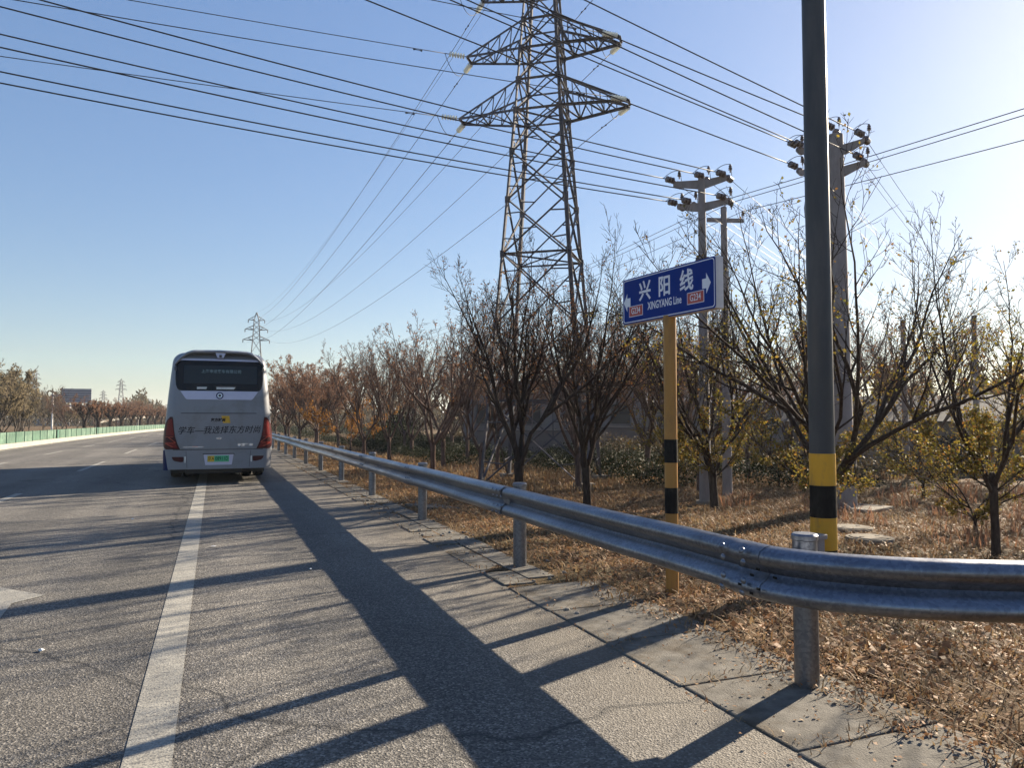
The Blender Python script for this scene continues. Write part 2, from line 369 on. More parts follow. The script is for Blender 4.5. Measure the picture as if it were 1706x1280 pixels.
o = MB().bbox((3.62, 13.0, .0 + gz(3.62, 13)), (.62, .85, .07), .01, Matrix.Rotation(.3, 3, 'Z') @ Matrix.Rotation(.06, 3, 'Y')).build('slab', M['concrete'], ps)

# ------------------------------------------------------------------ guardrail
GR = thing('guardrail', 'galvanised W-beam crash barrier on round posts along the road edge', 'guardrail', (2.9, 7.4, 0))
W = [(-.155, .035), (-.148, .0), (-.125, -.04), (-.095, -.05), (-.06, -.04), (-.025, .015), (0, .03), (.025, .015), (.06, -.04), (.095, -.05), (.125, -.04), (.148, 0), (.155, .035)]   # (z, offset; minus is towards the road)
def rail_path(tail=0):
    pts = [(2.86, y) for y in np.arange(78, 4.2, -1.0)]
    return pts
def beam(path, z, parent, name='beam', lift=0., out=0.):
    mb = MB(); n = len(W); path = [Vector((p[0], p[1], 0)) for p in path]
    for sgn in (0, 1):
        for i, p in enumerate(path):
            t = (path[min(i + 1, len(path) - 1)] - path[max(i - 1, 0)]).normalized(); nr = Vector((-t.y, t.x, 0))   # points away from the road when heading towards the camera
            for (dz, off) in W:
                q = p + nr * (off + out + sgn * .006); mb.v.append((q.x, q.y, z + dz + lift))
    m = len(path)
    for sgn in (0, 1):
        o = sgn * m * n
        for i in range(m - 1):
            for k in range(n - 1):
                f = (o + i * n + k, o + i * n + k + 1, o + (i + 1) * n + k + 1, o + (i + 1) * n + k); mb.f.append(f if sgn else f[::-1])
    o = m * n
    for i in range(m - 1):
        for k in (0, n - 1): mb.f.append((i * n + k, (i + 1) * n + k, o + (i + 1) * n + k, o + i * n + k))
    for i in (0, m - 1):
        for k in range(n - 1): mb.f.append((i * n + k, i * n + k + 1, o + i * n + k + 1, o + i * n + k))
    ob = mb.build(name, M['galv'], parent); smooth_angle(ob, 60); return ob
# main run, 4 m beams that lap each other at the posts
RZ = .69
ends = [3.42 + 4.0 * k for k in range(0, 19)]
for k in range(len(ends) - 1):
    a, b = ends[k], ends[k + 1] + .16
    ys_ = np.linspace(b, a, 9)
    beam([(2.86 + (.02 * sm((5.2 - yy) / 2)) - .007 * (k % 2) + .006 * math.sin(yy * 1.9 + k) + .004 * math.sin(yy * 4.7), yy) for yy in np.linspace(b, a, 17)], RZ + .006 * math.sin(k * 2.1), GR)
# flared end that turns off to the right
fl = [(2.875, 3.66), (2.90, 3.40), (2.985, 3.20), (3.10, 3.05), (3.3, 2.86), (3.55, 2.70), (3.85, 2.54), (4.3, 2.34), (4.9, 2.1), (5.6, 1.86), (6.6, 1.55), (7.8, 1.25)]
from mathutils import geometry
def spline(pts, n):
    P = np.array(pts, float); t = np.linspace(0, len(P) - 1, n); out = []
    for v in t:
        i = min(int(v), len(P) - 2); f = v - i; p0, p1, p2, p3 = P[max(i - 1, 0)], P[i], P[i + 1], P[min(i + 2, len(P) - 1)]
        out.append(tuple(.5 * ((2 * p1) + (-p0 + p2) * f + (2 * p0 - 5 * p1 + 4 * p2 - p3) * f * f + (-p0 + 3 * p1 - 3 * p2 + p3) * f ** 3)))
    return out
beam(spline(fl, 48), RZ - .002, GR, 'flared_beam', out=-.012)
def rail_post(x, y, blk=.10):
    mb = MB(); prof = [(.07, -.25), (.07, .845), (.076, .85), (.076, .875), (.066, .885)]
    p = mb.lathe(prof, 20, (x, y, gz(x, y))).build('post', M['galv'], GR); smooth_angle(p, 35)
    MB().bbox((x - .055 - blk / 2, y, RZ), (blk, .16, .20), .006).build('spacer_block', M['galv'], GR)
    return p
for k in range(19): rail_post(3.03, 7.42 + 4.0 * k)
rail_post(3.235, 3.50, .24); rail_post(5.2, 2.28); rail_post(7.2, 1.7)
for yb, dz, off in ((3.50, -.02, .014), (3.44, -.105, -.056), (3.52, -.07, -.05), (3.36, -.012, .02), (3.46, .02, .012), (3.40, -.075, -.05)):
    MB().bbox((2.86 + off - .022 + (3.5 - yb) * .25, yb, RZ + dz), (.006, .03, .014), .002).build('bolt_slot', M['black'], GR)
def bolt(p, n, r=.02):
    mb = MB(); mb.lathe([(r, 0), (r, .004), (r * .8, .010), (r * .35, .014)], 12, p, n); ob = mb.build('bolt', M['galv'], GR); smooth_angle(ob, 50)
nr = Vector((-1, 0, 0))
for k in range(0, 7):
    yb = 3.44 + 4 * k
    for dy in ((-.0, .1, .22) if k else (.08, .26)):
        for dz, off in ((.118, -.04), (.052, -.03), (-.052, -.03), (-.118, -.04)):
            if k > 3 and abs(dz) < .1: continue
            bolt((2.86 + off - .006 - .014 * (k == 0), yb + dy, RZ + dz), (-1, 0, .75 if dz > .1 else (-.6 if dz < -.1 else 0)))
for p, n in (((3.03, 3.14, RZ + .118), (-.6, -.55, .7)), ((3.05, 3.115, RZ - .05), (-.7, -.7, 0)), ((3.02, 3.13, RZ - .12), (-.7, -.6, -.5))): bolt(p, n, .02)

# ------------------------------------------------------------------ text helper
def text_mesh(s, size, xf, name, mat, parent, bold=0., shear=0., squash=1., depth=0., align='CENTER'):
    cu = bpy.data.curves.new('t', 'FONT'); cu.body = s; cu.size = size; cu.align_x = align; cu.align_y = 'CENTER'; cu.offset = bold; cu.shear = shear; cu.resolution_u = 3
    ob = bpy.data.objects.new('t', cu); COL.objects.link(ob)
    dg = bpy.context.evaluated_depsgraph_get(); dg.update()
    me = bpy.data.meshes.new_from_object(ob.evaluated_get(dg)); bpy.data.objects.remove(ob)
    o = Vector((0, 0, 0)); p = parent
    while p is not None: o += p.location; p = p.parent
    for v in me.vertices: v.co = Vector(xf(v.co.x * squash, v.co.y)) - o
    me.materials.clear(); me.materials.append(mat)
    return link(name, me, parent)

# ------------------------------------------------------------------ street name sign
sx, sy = 3.845, 5.80; sz = gz(sx, sy)
SG = thing('street_name_sign', 'blue street name sign on an ochre and black banded post', 'sign', (sx, sy, sz))
def cyl(x, y, z0, z1, r0, r1=None, n=28, mat=None, name='pole', parent=None):
    r1 = r1 or r0; ob = MB().lathe([(r0, z0), (r1, z1)], n, (x, y, 0)).build(name, mat, parent); return smooth_angle(ob, 40)
cyl(sx, sy, sz - .3, 2.50, .058, mat=M['ypost'], name='post', parent=SG)
for a, b in ((1.375, 1.165), (.94, .71)): cyl(sx, sy, b, a, .0592, mat=M['black'], name='black_band', parent=SG)
rv = Vector((.108, -.994, 0)).normalized(); nv = Vector((-.994, -.108, 0)).normalized(); sc_ = Vector((sx, sy, 2.705)); SW, SH, ST = 1.30, .445, .085
rotS = Matrix((( rv.x, nv.x, 0), (rv.y, nv.y, 0), (0, 0, 1)))
MB().bbox(sc_, (SW, ST, SH), .008, rotS).build('panel', M['signside'], SG)
def spt(a, b, off): return sc_ + rv * a + Vector((0, 0, b)) + nv * (ST / 2 + off)
def rrect(wd, ht, r, n=6):
    out = []
    for cx_, cy_, a0 in ((wd / 2 - r, ht / 2 - r, 0), (-wd / 2 + r, ht / 2 - r, 90), (-wd / 2 + r, -ht / 2 + r, 180), (wd / 2 - r, -ht / 2 + r, 270)):
        for k in range(n + 1):
            a = R(a0 + 90 * k / n); out.append((cx_ + r * math.cos(a), cy_ + r * math.sin(a)))
    return out
def plate(outline, off, mat, name, parent, f=spt, cx_=0, cy_=0):
    mb = MB(); mb.add([f(cx_ + a, cy_ + b, off) for a, b in outline], [tuple(range(len(outline)))]); return mb.build(name, mat, parent)
FACE = plate(rrect(SW - .004, SH - .004, .03), .0015, M['signblue'], 'face', SG)
ob_, ib_ = rrect(SW - .028, SH - .028, .03), rrect(SW - .044, SH - .044, .024); nb = len(ob_)
mb = MB(); mb.add([spt(a, b, .003) for a, b in ob_ + ib_], [(k, (k + 1) % nb, nb + (k + 1) % nb, nb + k) for k in range(nb)]); mb.build('border', M['signwhite'], FACE)
for ch, xx in (('兴', -.30), ('阳', -.015), ('线', .285)):
    text_mesh(ch, .20, lambda a, b, xx=xx: spt(a * .92 + xx, b + .058, .003), 'letter', M['signwhite'], FACE, bold=.0045)
text_mesh('XINGYANG Line', .1, lambda a, b: spt(a - .02, b - .088, .003), 'letter', M['signwhite'], FACE, bold=.002, squash=.66)
for xx in (-.44, .40):
    plate(rrect(.215, .105, .006), .003, M['signwhite'], 'route_plate', FACE, cx_=xx, cy_=-.105 + (.008 if xx > 0 else 0))
    plate(rrect(.203, .093, .004), .0045, M['signred'], 'route_plate', FACE, cx_=xx, cy_=-.105 + (.008 if xx > 0 else 0))
    text_mesh('G234', .086, lambda a, b, xx=xx: spt(a + xx, b - .105 + (.008 if xx > 0 else 0), .006), 'route_number', M['signwhite'], FACE, bold=.0008, squash=.74)
for sg, xx in ((-1, -.575), (1, .535)):
    ar = [(0, .042), (.05, .042), (.05, .09), (.105, 0), (.05, -.09), (.05, -.042), (0, -.042)]
    mb = MB(); pts = [spt(xx + sg * (a - .05), b - .01 + (.015 if sg > 0 else 0), .003) for a, b in ar]
    mb.add(pts, [(0, 1, 5, 6), (2, 3, 4), (1, 2, 4, 5)]); mb.build('arrow', M['signwhite'], FACE)

# ------------------------------------------------------------------ tall grey pole with bands, and small concrete things at its foot
px_, py_ = 5.69, 5.89; pz = gz(px_, py_)
GP = thing('banded_pole', 'tall grey steel pole with yellow and black bands near its foot', 'pole', (px_, py_, pz))
cyl(px_, py_, pz - .4, 9.0, .125, .108, 32, M['greypole'], 'shaft', GP)
zb = 1.215
for k in range(4):
    cyl(px_, py_, zb - .318, zb - .001, .1262, .1262, 32, M['yellow'] if k % 2 == 0 else M['black'], 'yellow_band' if k % 2 == 0 else 'black_band', GP); zb -= .318
cyl(px_, py_, pz + .0, pz + .03, .23, .23, 24, M['greypole'], 'base_plate', GP)
mp = thing('marker_post', 'short grey concrete marker post with flat cap in front of the banded pole', 'marker post', (5.43, 5.72, gz(5.43, 5.72)))
z0 = mp.location.z
MB().bbox((5.43, 5.72, z0 + .28), (.115, .115, .60), .008, Matrix.Rotation(.3, 3, 'Z')).build('shaft', M['pole_conc'], mp)
MB().bbox((5.43, 5.72, z0 + .595), (.155, .155, .05), .01, Matrix.Rotation(.3, 3, 'Z')).build('cap', M['pole_conc'], mp)
def manhole(x, y, r, h, label):
    z = gz(x, y); t = thing('manhole', label, 'manhole', (x, y, z), 'round concrete manhole tops in the leaf litter')
    a = MB().lathe([(r, -.1), (r, h - .02), (r * .985, h), (r * .86, h), (r * .855, h - .012)], 40, (x, y, z)).build('ring', M['cover'], t); smooth_angle(a, 30)
    b = MB().lathe([(r * .84, h - .05), (r * .84, h + .004), (r * .82, h + .012)], 40, (x, y, z)).build('lid', M['cover'], t); smooth_angle(b, 30)
    for sg in (-1, 1): MB().bbox((x + sg * r * .45, y, z + h + .014), (.09, .035, .012), .004).build('lifting_eye', M['rubber'], t)
manhole(10.85, 10.15, .40, .075, 'nearer large round concrete manhole in the leaves between pole and thin tree')
manhole(11.6, 11.3, .40, .065, 'round concrete manhole partly behind the banded pole, near the electric pole foot')

# ------------------------------------------------------------------ bus
BX, BY = .115, 19.7
BUS = thing('coach', 'silver grey coach parked on the shoulder, seen from behind', 'coach', (BX, BY, 0))
def bw(z): return 1.245 - .010 * sm((.9 - z) / .6) - .165 * max(0., (z - .95) / 2.05) ** 1.25
def br(z): return .05 * sm((.8 - z) / .5) * 0 + .16 * max(0., (z - 1.7) / 1.4) ** 1.6
BR = .24
def surf(x, z, off=0.):
    wz = bw(z); r = br(z); ax = abs(x); k = wz - BR
    if ax <= k: y = r - .05 * (1 - (x / k) ** 2); n = Vector((.1 * x / (k * k) * .5, -1, 0)).normalized()
    else:
        d = min(ax - k, BR * .9999); y = r + BR - math.sqrt(BR * BR - d * d); n = Vector((d / BR * (1 if x > 0 else -1), -math.sqrt(1 - (d / BR) ** 2), 0))
    return Vector((BX + x, BY + y, z)) + n * off
def bus_body():
    mb = MB(); zs = [.36, .5, .7, .83, 1.0, 1.3, 1.6, 1.9, 2.2, 2.5, 2.75, 2.95]; rows = []
    def row(z, inset=0., zz=None):
        zz = z if zz is None else zz; wz = bw(z); L = 10.6; pts = []
        front = [(-(wz - .25) * .0 - (wz - .3), L), (-(wz - .08), L - .09), (-wz, L - .3)]
        for a, b in front: pts.append((a, b))
        for yy in (8, 6, 4, 2, .8, .4): pts.append((-wz, br(z) + yy) if yy < 1 else (-wz, yy))
        for k in range(9):
            a = R(90 * k / 8); pts.append((-(wz - BR) - BR * math.cos(a), br(z) + BR - BR * math.sin(a)))
        for k in range(1, 12):
            x = -(wz - BR) + 2 * (wz - BR) * k / 12; pts.append((x, br(z) - .05 * (1 - (x / (wz - BR)) ** 2)))
        left = pts[:18]
        for a, b in reversed(left): pts.append((-a, b))
        out = []
        for a, b in pts:
            if inset:
                cx0, cy0 = 0, L / 2; a = math.copysign(max(0, abs(a) - inset), a); b = b + inset * (1 if b < L / 2 else -1) * (1 - .0)
            out.append((BX + a, BY + b, zz))
        return out
    for z in zs: rows.append(row(z))
    for k in range(1, 7):
        a = R(90 * k / 6); rows.append(row(2.95 + .25 * math.sin(a) * .6, .26 * (1 - math.cos(a)), 2.95 + .27 * math.sin(a)))
    rows.append(row(3.1, .75, 3.26))
    n = len(rows[0])
    for r in rows: mb.v += r
    for i in range(len(rows) - 1):
        for k in range(n): mb.f.append((i * n + k, i * n + (k + 1) % n, (i + 1) * n + (k + 1) % n, (i + 1) * n + k))
    mb.f.append(tuple(range((len(rows) - 1) * n, len(rows) * n))); mb.f.append(tuple(range(n - 1, -1, -1)))
    ob = mb.build('body', M['busgrey'], BUS); smooth_angle(ob, 50); return ob
BODY = bus_body()
def patch(rows, off, mat, name, parent, nx=24, thick=.012, smooth=True):
    """rows: (z, xl, xr) bottom to top, laid on the tail of the bus, with a skirt"""
    mb = MB(); m = len(rows)
    for z, a, b in rows:
        for k in range(nx + 1): mb.v.append(surf(a + (b - a) * k / nx, z, off))
    base = len(mb.v)
    for z, a, b in rows:
        for k in range(nx + 1): mb.v.append(surf(a + (b - a) * k / nx, z, off - thick))
    w1 = nx + 1
    for i in range(m - 1):
        for k in range(nx): mb.f.append((i * w1 + k, i * w1 + k + 1, (i + 1) * w1 + k + 1, (i + 1) * w1 + k))
    ring = [k for k in range(w1)] + [i * w1 + nx for i in range(1, m)] + [(m - 1) * w1 + k for k in range(nx - 1, -1, -1)] + [i * w1 for i in range(m - 2, 0, -1)]
    for i in range(len(ring)):
        a, b = ring[i], ring[(i + 1) % len(ring)]; mb.f.append((b, a, base + a, base + b))
    ob = mb.build(name, mat, parent)
    if smooth: smooth_angle(ob, 40)
    return ob
def interp_rows(keys, n=10):
    ks = sorted(keys); out = []
    for i in range(n + 1):
        z = ks[0][0] + (ks[-1][0] - ks[0][0]) * i / n
        for a, b in zip(ks, ks[1:]):
            if a[0] <= z <= b[0] + 1e-9:
                t = (z - a[0]) / (b[0] - a[0]); out.append((z, a[1] + (b[1] - a[1]) * t, a[2] + (b[2] - a[2]) * t)); break
    return out
patch([(2.26, -.86, .86), (2.275, -.92, .92), (2.31, -.955, .955), (2.40, -.985, .985), (2.55, -1.0, 1.0), (2.75, -1.0, 1.0), (2.88, -.985, .985), (2.94, -.96, .96), (2.985, -.90, .90), (3.0, -.84, .84)], .008, M['glass'], 'rear_window', BUS)
RWIN = BUS.children[-1]
patch(interp_rows([(2.44, -.82, .86), (2.88, -.82, .86)], 6), .0105, M['glass_in'], 'clear_pane', RWIN, thick=.002)
patch(interp_rows([(2.30, -.52, -.31), (2.355, -.52, -.29)], 2), .0105, M['pale'], 'ledge_paper', RWIN, thick=.002)
patch(interp_rows([(2.30, -.08, .32), (2.355, -.08, .36)], 2), .0105, M['pale'], 'ledge_paper', RWIN, thick=.002)
text_mesh('上海申龙客车有限公司', .092, lambda a, b: surf(a + .03, 2.735 + b, .0125), 'window_text', M['led'], RWIN, bold=.001)
for sg in (-1, 1): patch(interp_rows([(2.755, min(sg * .965, sg * 1.015), max(sg * .965, sg * 1.015)), (2.845, min(sg * .965, sg * 1.015), max(sg * .965, sg * 1.015))], 3), .03, M['busdark'], 'side_catch', RWIN, 6, .03)
patch([(2.045, -.72, .72), (2.055, -.75, .75), (2.08, -.775, .775), (2.245, -.885, .885), (2.255, -.885, .885)], .010, M['buslilac'], 'pale_panel', BUS)
PP = BUS.children[-1]
def ring_on(xc, zc, r0, r1, off, mat, name, parent, n=28):
    mb = MB(); mb.v = [surf(xc + r * math.cos(2 * math.pi * k / n), zc + r * math.sin(2 * math.pi * k / n), off) for r in (r0, r1) for k in range(n)]
    mb.f = [(k, (k + 1) % n, n + (k + 1) % n, n + k) for k in range(n)]; return mb.build(name, mat, parent)
ring_on(0, 2.145, .055, .085, .016, M['busblue'], 'badge', PP)
ring_on(0, 2.145, .0, .035, .016, M['busdark'], 'badge', PP)
ring_on(0, 2.145, .035, .055, .0145, M['chrome'], 'badge', PP)
# engine hatch: raised panel whose edge reads as the seam
patch([(.845, -.80, .80), (.86, -.84, .84), (1.0, -.90, .90), (1.25, -.98, .98), (1.5, -1.0, 1.0), (1.62, -1.0, 1.0), (1.66, -.985, .985), (1.69, -.9, .9), (1.70, -.78, .78)], .009, M['busgrey'], 'engine_hatch', BUS)
HT = BUS.children[-1]
for zz, aa in ((1.707, .86),): patch([(zz, -aa, aa), (zz + .014, -aa, aa)], .012, M['busdark'], 'seam', BUS, thick=.003)
patch([(.826, -1.02, 1.02), (.84, -1.02, 1.02)], .006, M['busdark'], 'seam', BUS, thick=.003)
text_mesh('学车—我选择东方时尚', .195, lambda a, b: surf(a + .01, 1.295 + b + a * .012, .0125), 'slogan', M['ink'], HT, bold=.0012, shear=.25, squash=.97)
patch(interp_rows([(1.475, .085, .255), (1.65, .045, .225)], 4), .0115, M['sunlogo'], 'logo', HT, 6, .002)
text_mesh('东方时尚', .088, lambda a, b: surf(a * .95 - .03, 1.545 + b, .0145), 'logo_text', M['ink'], HT, bold=.004, shear=.15)
patch(interp_rows([(1.085, -.055, .055), (1.125, -.055, .055)], 2), .02, M['chrome'], 'handle', HT, 6, .012)
patch(interp_rows([(1.096, -.04, .04), (1.113, -.04, .04)], 2), .022, M['busdark'], 'handle_slot', HT, 6, .004)
patch(interp_rows([(.888, -.80, -.38), (.902, -.80, -.33)], 2), .013, M['chrome'], 'chrome_strip', HT, 8, .004)
patch(interp_rows([(.907, -.60, -.47), (.914, -.60, -.47)], 2), .013, M['redink'], 'red_mark', HT, 6, .003)
text_mesh('申龙客车', .095, lambda a, b: surf(a * .95 + .60, .935 + b * .8, .014), 'maker_letters', M['chrome'], HT, bold=.005, shear=.1)
# lamps
for sg in (-1, 1):
    def rw(l): return [(z, min(sg * a, sg * b), max(sg * a, sg * b)) for z, a, b in l]
    patch(interp_rows(rw([(.845, .865, 1.17), (.90, .89, 1.225), (1.0, .935, 1.234), (1.15, .98, 1.234), (1.3, 1.005, 1.225), (1.45, 1.02, 1.20), (1.56, 1.03, 1.15), (1.625, 1.045, 1.09)]), 18), .013, M['lampdark'], 'tail_lamp', BUS, 14, .014)
    TL = BUS.children[-1]
    patch(interp_rows(rw([(1.17, 1.0, 1.17), (1.3, 1.02, 1.17), (1.45, 1.035, 1.15), (1.57, 1.05, 1.12)]), 8), .016, M['lampred'], 'stop_lens', TL, 8, .004)
    patch(interp_rows(rw([(.875, .92, .98), (.95, .96, 1.16), (1.02, .975, 1.17)]), 6), .0155, M['lampred'], 'lower_lens', TL, 8, .004)
    for l in ([(.985, 1.0, 1.19), (1.0, .97, 1.19)], [(1.005, .955, .98), (1.13, 1.10, 1.13)], [(1.135, 1.02, 1.185), (1.15, 1.02, 1.185)], [(.90, 1.0, 1.05), (.985, 1.15, 1.19)]):
        patch(interp_rows(rw(l), 4), .019, M['lampline'], 'light_strip', TL, 6, .004)
    patch(interp_rows(rw([(.54, .80, .86), (.57, .78, 1.0), (.645, .78, 1.04), (.665, .80, 1.04)]), 5), .012, M['lampdark'], 'reflector', BUS, 8, .01)
    patch(interp_rows(rw([(.52, .735, .765), (.67, .735, .765)]), 2), .008, M['pale'], 'reflector_trim', BUS, 3, .004)
# bumper: stands slightly proud with a dark split line each side
patch([(.365, -1.12, 1.16), (.38, -1.16, 1.19), (.45, -1.19, 1.215), (.6, -1.205, 1.222), (.74, -1.205, 1.222), (.805, -1.2, 1.218), (.818, -1.16, 1.18)], .006, M['busgrey'], 'bumper', BUS, 40, .02)
BP = BUS.children[-1]
for sg in (-1, 1): patch(interp_rows([(.40, min(sg * .70, sg * .708), max(sg * .70, sg * .708)), (.80, min(sg * .73, sg * .738), max(sg * .73, sg * .738))], 4), .0075, M['busdark'], 'split_line', BP, 2, .002)
patch(interp_rows([(.715, -.36, .36), (.735, -.36, .36)], 2), .018, M['busdark'], 'plate_light_bar', BP, 8, .02)
patch(interp_rows([(.46, -.30, .30), (.715, -.34, .34)], 3), .0085, M['buslilac'], 'plate_recess', BP, 8, .003)
patch(interp_rows([(.535, -.255, .235), (.685, -.255, .235)], 3), .017, M['plateg'], 'number_plate', BUS, 8, .008)
NP = BUS.children[-1]
patch(interp_rows([(.54, -.25, -.10), (.68, -.25, -.10)], 3), .019, M['platey'], 'yellow_field', NP, 4, .002)
text_mesh('京A', .105, lambda a, b: surf(a * .85 - .175, .61 + b, .0215), 'plate_text', M['ink'], NP)
text_mesh('08911D', .125, lambda a, b: surf(a * .74 + .07, .61 + b, .0195), 'plate_text', M['ink'], NP)
# skirt at the left corner, underbody, wheels
patch([(.345, -1.234, -1.12), (.6, -1.236, -1.165), (.82, -1.236, -1.205)], .010, M['busblue'], 'blue_skirt', BUS, 6, .01)
MB().box((BX, BY + 5.6, .38), (2.2, 9.6, .30)).build('underbody', M['busdark'], BUS)
MB().bbox((BX - .1, BY + .55, .33), (1.3, .7, .2), .03).build('engine_guard', M['busdark'], BUS)
def wheel(x, y):
    r = .475
    t = MB().lathe([(.30, -.13), (.40, -.14), (.46, -.12), (r, -.07), (r, .07), (.46, .12), (.40, .14), (.30, .13)], 36, (BX + x, BY + y, r), (1, 0, 0)).build('wheel', M['rubber'], BUS); smooth_angle(t, 40)
    h = MB().lathe([(.29, -.10), (.27, -.03), (.12, .02), (.12, .09), (.27, .04), (.29, .10)], 24, (BX + x, BY + y, r), (1, 0, 0)).build('rim', M['rim'], t)
for x, y in ((-1.05, 2.75), (-.74, 2.75), (1.05, 2.75), (.74, 2.75), (-1.03, 8.4), (1.03, 8.4)): wheel(x, y)
MB().tube([(BX, BY + 2.75, .475), (BX + .6, BY + 2.75, .475)], .08, 10).tube([(BX, BY + 2.75, .475), (BX - .6, BY + 2.75, .475)], .08, 10).build('axle', M['busdark'], BUS)
MB().bbox((BX + .47, BY + .95, .26), (.12, .05, .20), .02, Matrix.Rotation(.3, 3, 'Y')).build('drain_tank', M['pale'], BUS)
# roof spoiler: a lip that stands out over a recessed shelf, with camera bracket
def spoiler():
    mb = MB(); n = 28; prof = [(3.27, .35), (3.285, .12), (3.27, -.12), (3.235, -.20), (3.20, -.19), (3.185, -.10), (3.165, .20)]
    for k in range(n + 1):
        t = -1 + 2 * k / n; x = t * .955; ax = abs(t); drop = .0 if ax < .62 else -.30 * ((ax - .62) / .38) ** 2.0
        for z, yo in prof:
            zz = z + drop - .02 * ax; mb.v.append((BX + x * (1 if drop > -.02 else 1 + .07 * (ax - .62) / .38), BY + br(2.95) + yo * (1 - .25 * ax ** 4) + .05 + .06 * ax ** 2, zz))
    m = len(prof)
    for k in range(n):
        for i in range(m - 1): mb.f.append((k * m + i, k * m + i + 1, (k + 1) * m + i + 1, (k + 1) * m + i))
        mb.f.append((k * m + m - 1, k * m, (k + 1) * m, (k + 1) * m + m - 1))
    mb.f.append(tuple(range(m))); mb.f.append(tuple(range((n + 1) * m - 1, n * m - 1, -1)))
    ob = mb.build('spoiler', M['busgrey'], BUS); smooth_angle(ob, 40); return ob
SP = spoiler()
patch([(3.0, -.93, .93), (3.03, -.93, .93), (3.045, -.91, .91)], .03, M['buslilac'], 'shelf', BUS, 24, .04)  # pale colour stands in for the sky light this ledge catches
mb = MB(); yb = BY + br(2.95) - .12
mb.add([(BX - .13, yb, 3.215), (BX + .13, yb, 3.215), (BX + .065, yb - .01, 3.07), (BX - .065, yb - .01, 3.07), (BX - .13, yb + .2, 3.215), (BX + .13, yb + .2, 3.215), (BX + .065, yb + .25, 3.05), (BX - .065, yb + .25, 3.05)], [(0, 1, 2, 3), (4, 7, 6, 5), (0, 3, 7, 4), (1, 5, 6, 2), (0, 4, 5, 1), (3, 2, 6, 7)]); mb.build('camera_bracket', M['buslilac'], BUS)
MB().bbox((BX, yb - .02, 3.115), (.06, .05, .06), .012).build('rear_camera', M['busdark'], BUS.children[-1])

# ------------------------------------------------------------------ transmission tower
TX, TY, TZ = 10.6, 23.8, -.6
ea, eb = Vector((.797, -.602, 0)).normalized(), Vector((.602, .797, 0)).normalized()
HS = [(-.6, 1.72), (7.2, 1.14), (12.3, .78), (15.5, .56), (17.6, .45), (19.4, .12)]
def hs(z):
    for (a, b), (c, d) in zip(HS, HS[1:]):
        if z <= c: return b + (d - b) * (z - a) / (c - a)
    return HS[-1][1]
def tp(a, b, z, c=(TX, TY)): h = hs(z); return Vector((c[0], c[1], 0)) + ea * (a * h) + eb * (b * h) + Vector((0, 0, z))
TW = thing('lattice_tower', 'tall steel lattice power tower rising behind the bare trees', 'power tower', (TX, TY, TZ))
corners = [(-1, -1), (1, -1), (1, 1), (-1, 1)]
LV = [-.6, 2.2, 4.8, 7.2, 9.1, 10.8, 12.3, 13.4, 14.55, 15.6, 16.8, 17.7, 19.4]
st = M['steel']
for k, (a, b) in enumerate(corners):
    mb = MB()
    for z0, z1 in ((-.75, 7.2), (7.2, 12.3), (12.3, 17.6), (17.6, 19.4)):
        mb.angle(tp(a, b, z0) if z0 > -.7 else tp(a, b, -.6) + Vector((0, 0, -.15)), tp(a, b, z1), .115 if z0 < 12 else .085, .014, R(45 + 90 * k))
    mb.build('leg', st, TW)
    MB().bbox(tp(a, b, -.6) + Vector((0, 0, -.02)), (.55, .55, .35), .03).build('foot_block', M['cover'], TW)
def mem(p, q, wd, name='brace', parent=TW, roll=0.): return MB().angle(p, q, wd, .012, roll).build(name, st, parent)
for i, (z0, z1) in enumerate(zip(LV, LV[1:])):
    for k in range(4):
        (a0, b0), (a1, b1) = corners[k], corners[(k + 1) % 4]
        wd = .062 if z0 < 12 else .05
        if i == 11: continue
        mem(tp(a0, b0, z0), tp(a1, b1, z1), wd, roll=.4); mem(tp(a1, b1, z0), tp(a0, b0, z1), wd, roll=1.2)
        if i < 6:   # secondary struts
            c = (tp(a0, b0, z0) + tp(a1, b1, z1) + tp(a1, b1, z0) + tp(a0, b0, z1)) / 4
            for (aa, bb) in ((a0, b0), (a1, b1)):
                mem((tp(aa, bb, z0) + c) / 2, tp(aa, bb, z0 + (z1 - z0) * .28), .042, 'strut'); mem((tp(aa, bb, z1) + c) / 2, tp(aa, bb, z0 + (z1 - z0) * .74), .042, 'strut')
            if i in (0, 1): mem(c, (tp(a0, b0, z1) + tp(a1, b1, z1)) / 2, .04, 'strut')
        if z1 in (2.2, 7.2, 12.3, 13.4, 14.55, 15.6, 16.8, 17.7): mem(tp(a0, b0, z1), tp(a1, b1, z1), .065)
    if z1 in (7.2, 12.3, 14.55, 16.8): mem(tp(-1, -1, z1), tp(1, 1, z1), .05, 'strut'); mem(tp(1, -1, z1), tp(-1, 1, z1), .05, 'strut')
    for (a, b) in corners:
        if z1 < 18: MB().box(tp(a, b, z1) - eb * (.02 * b), (.20, .02, .24), Matrix.Rotation(math.atan2(ea.y, ea.x), 3, 'Z')).build('gusset_plate', st, TW)
pk = Vector((TX, TY, 19.4))
tips = {}
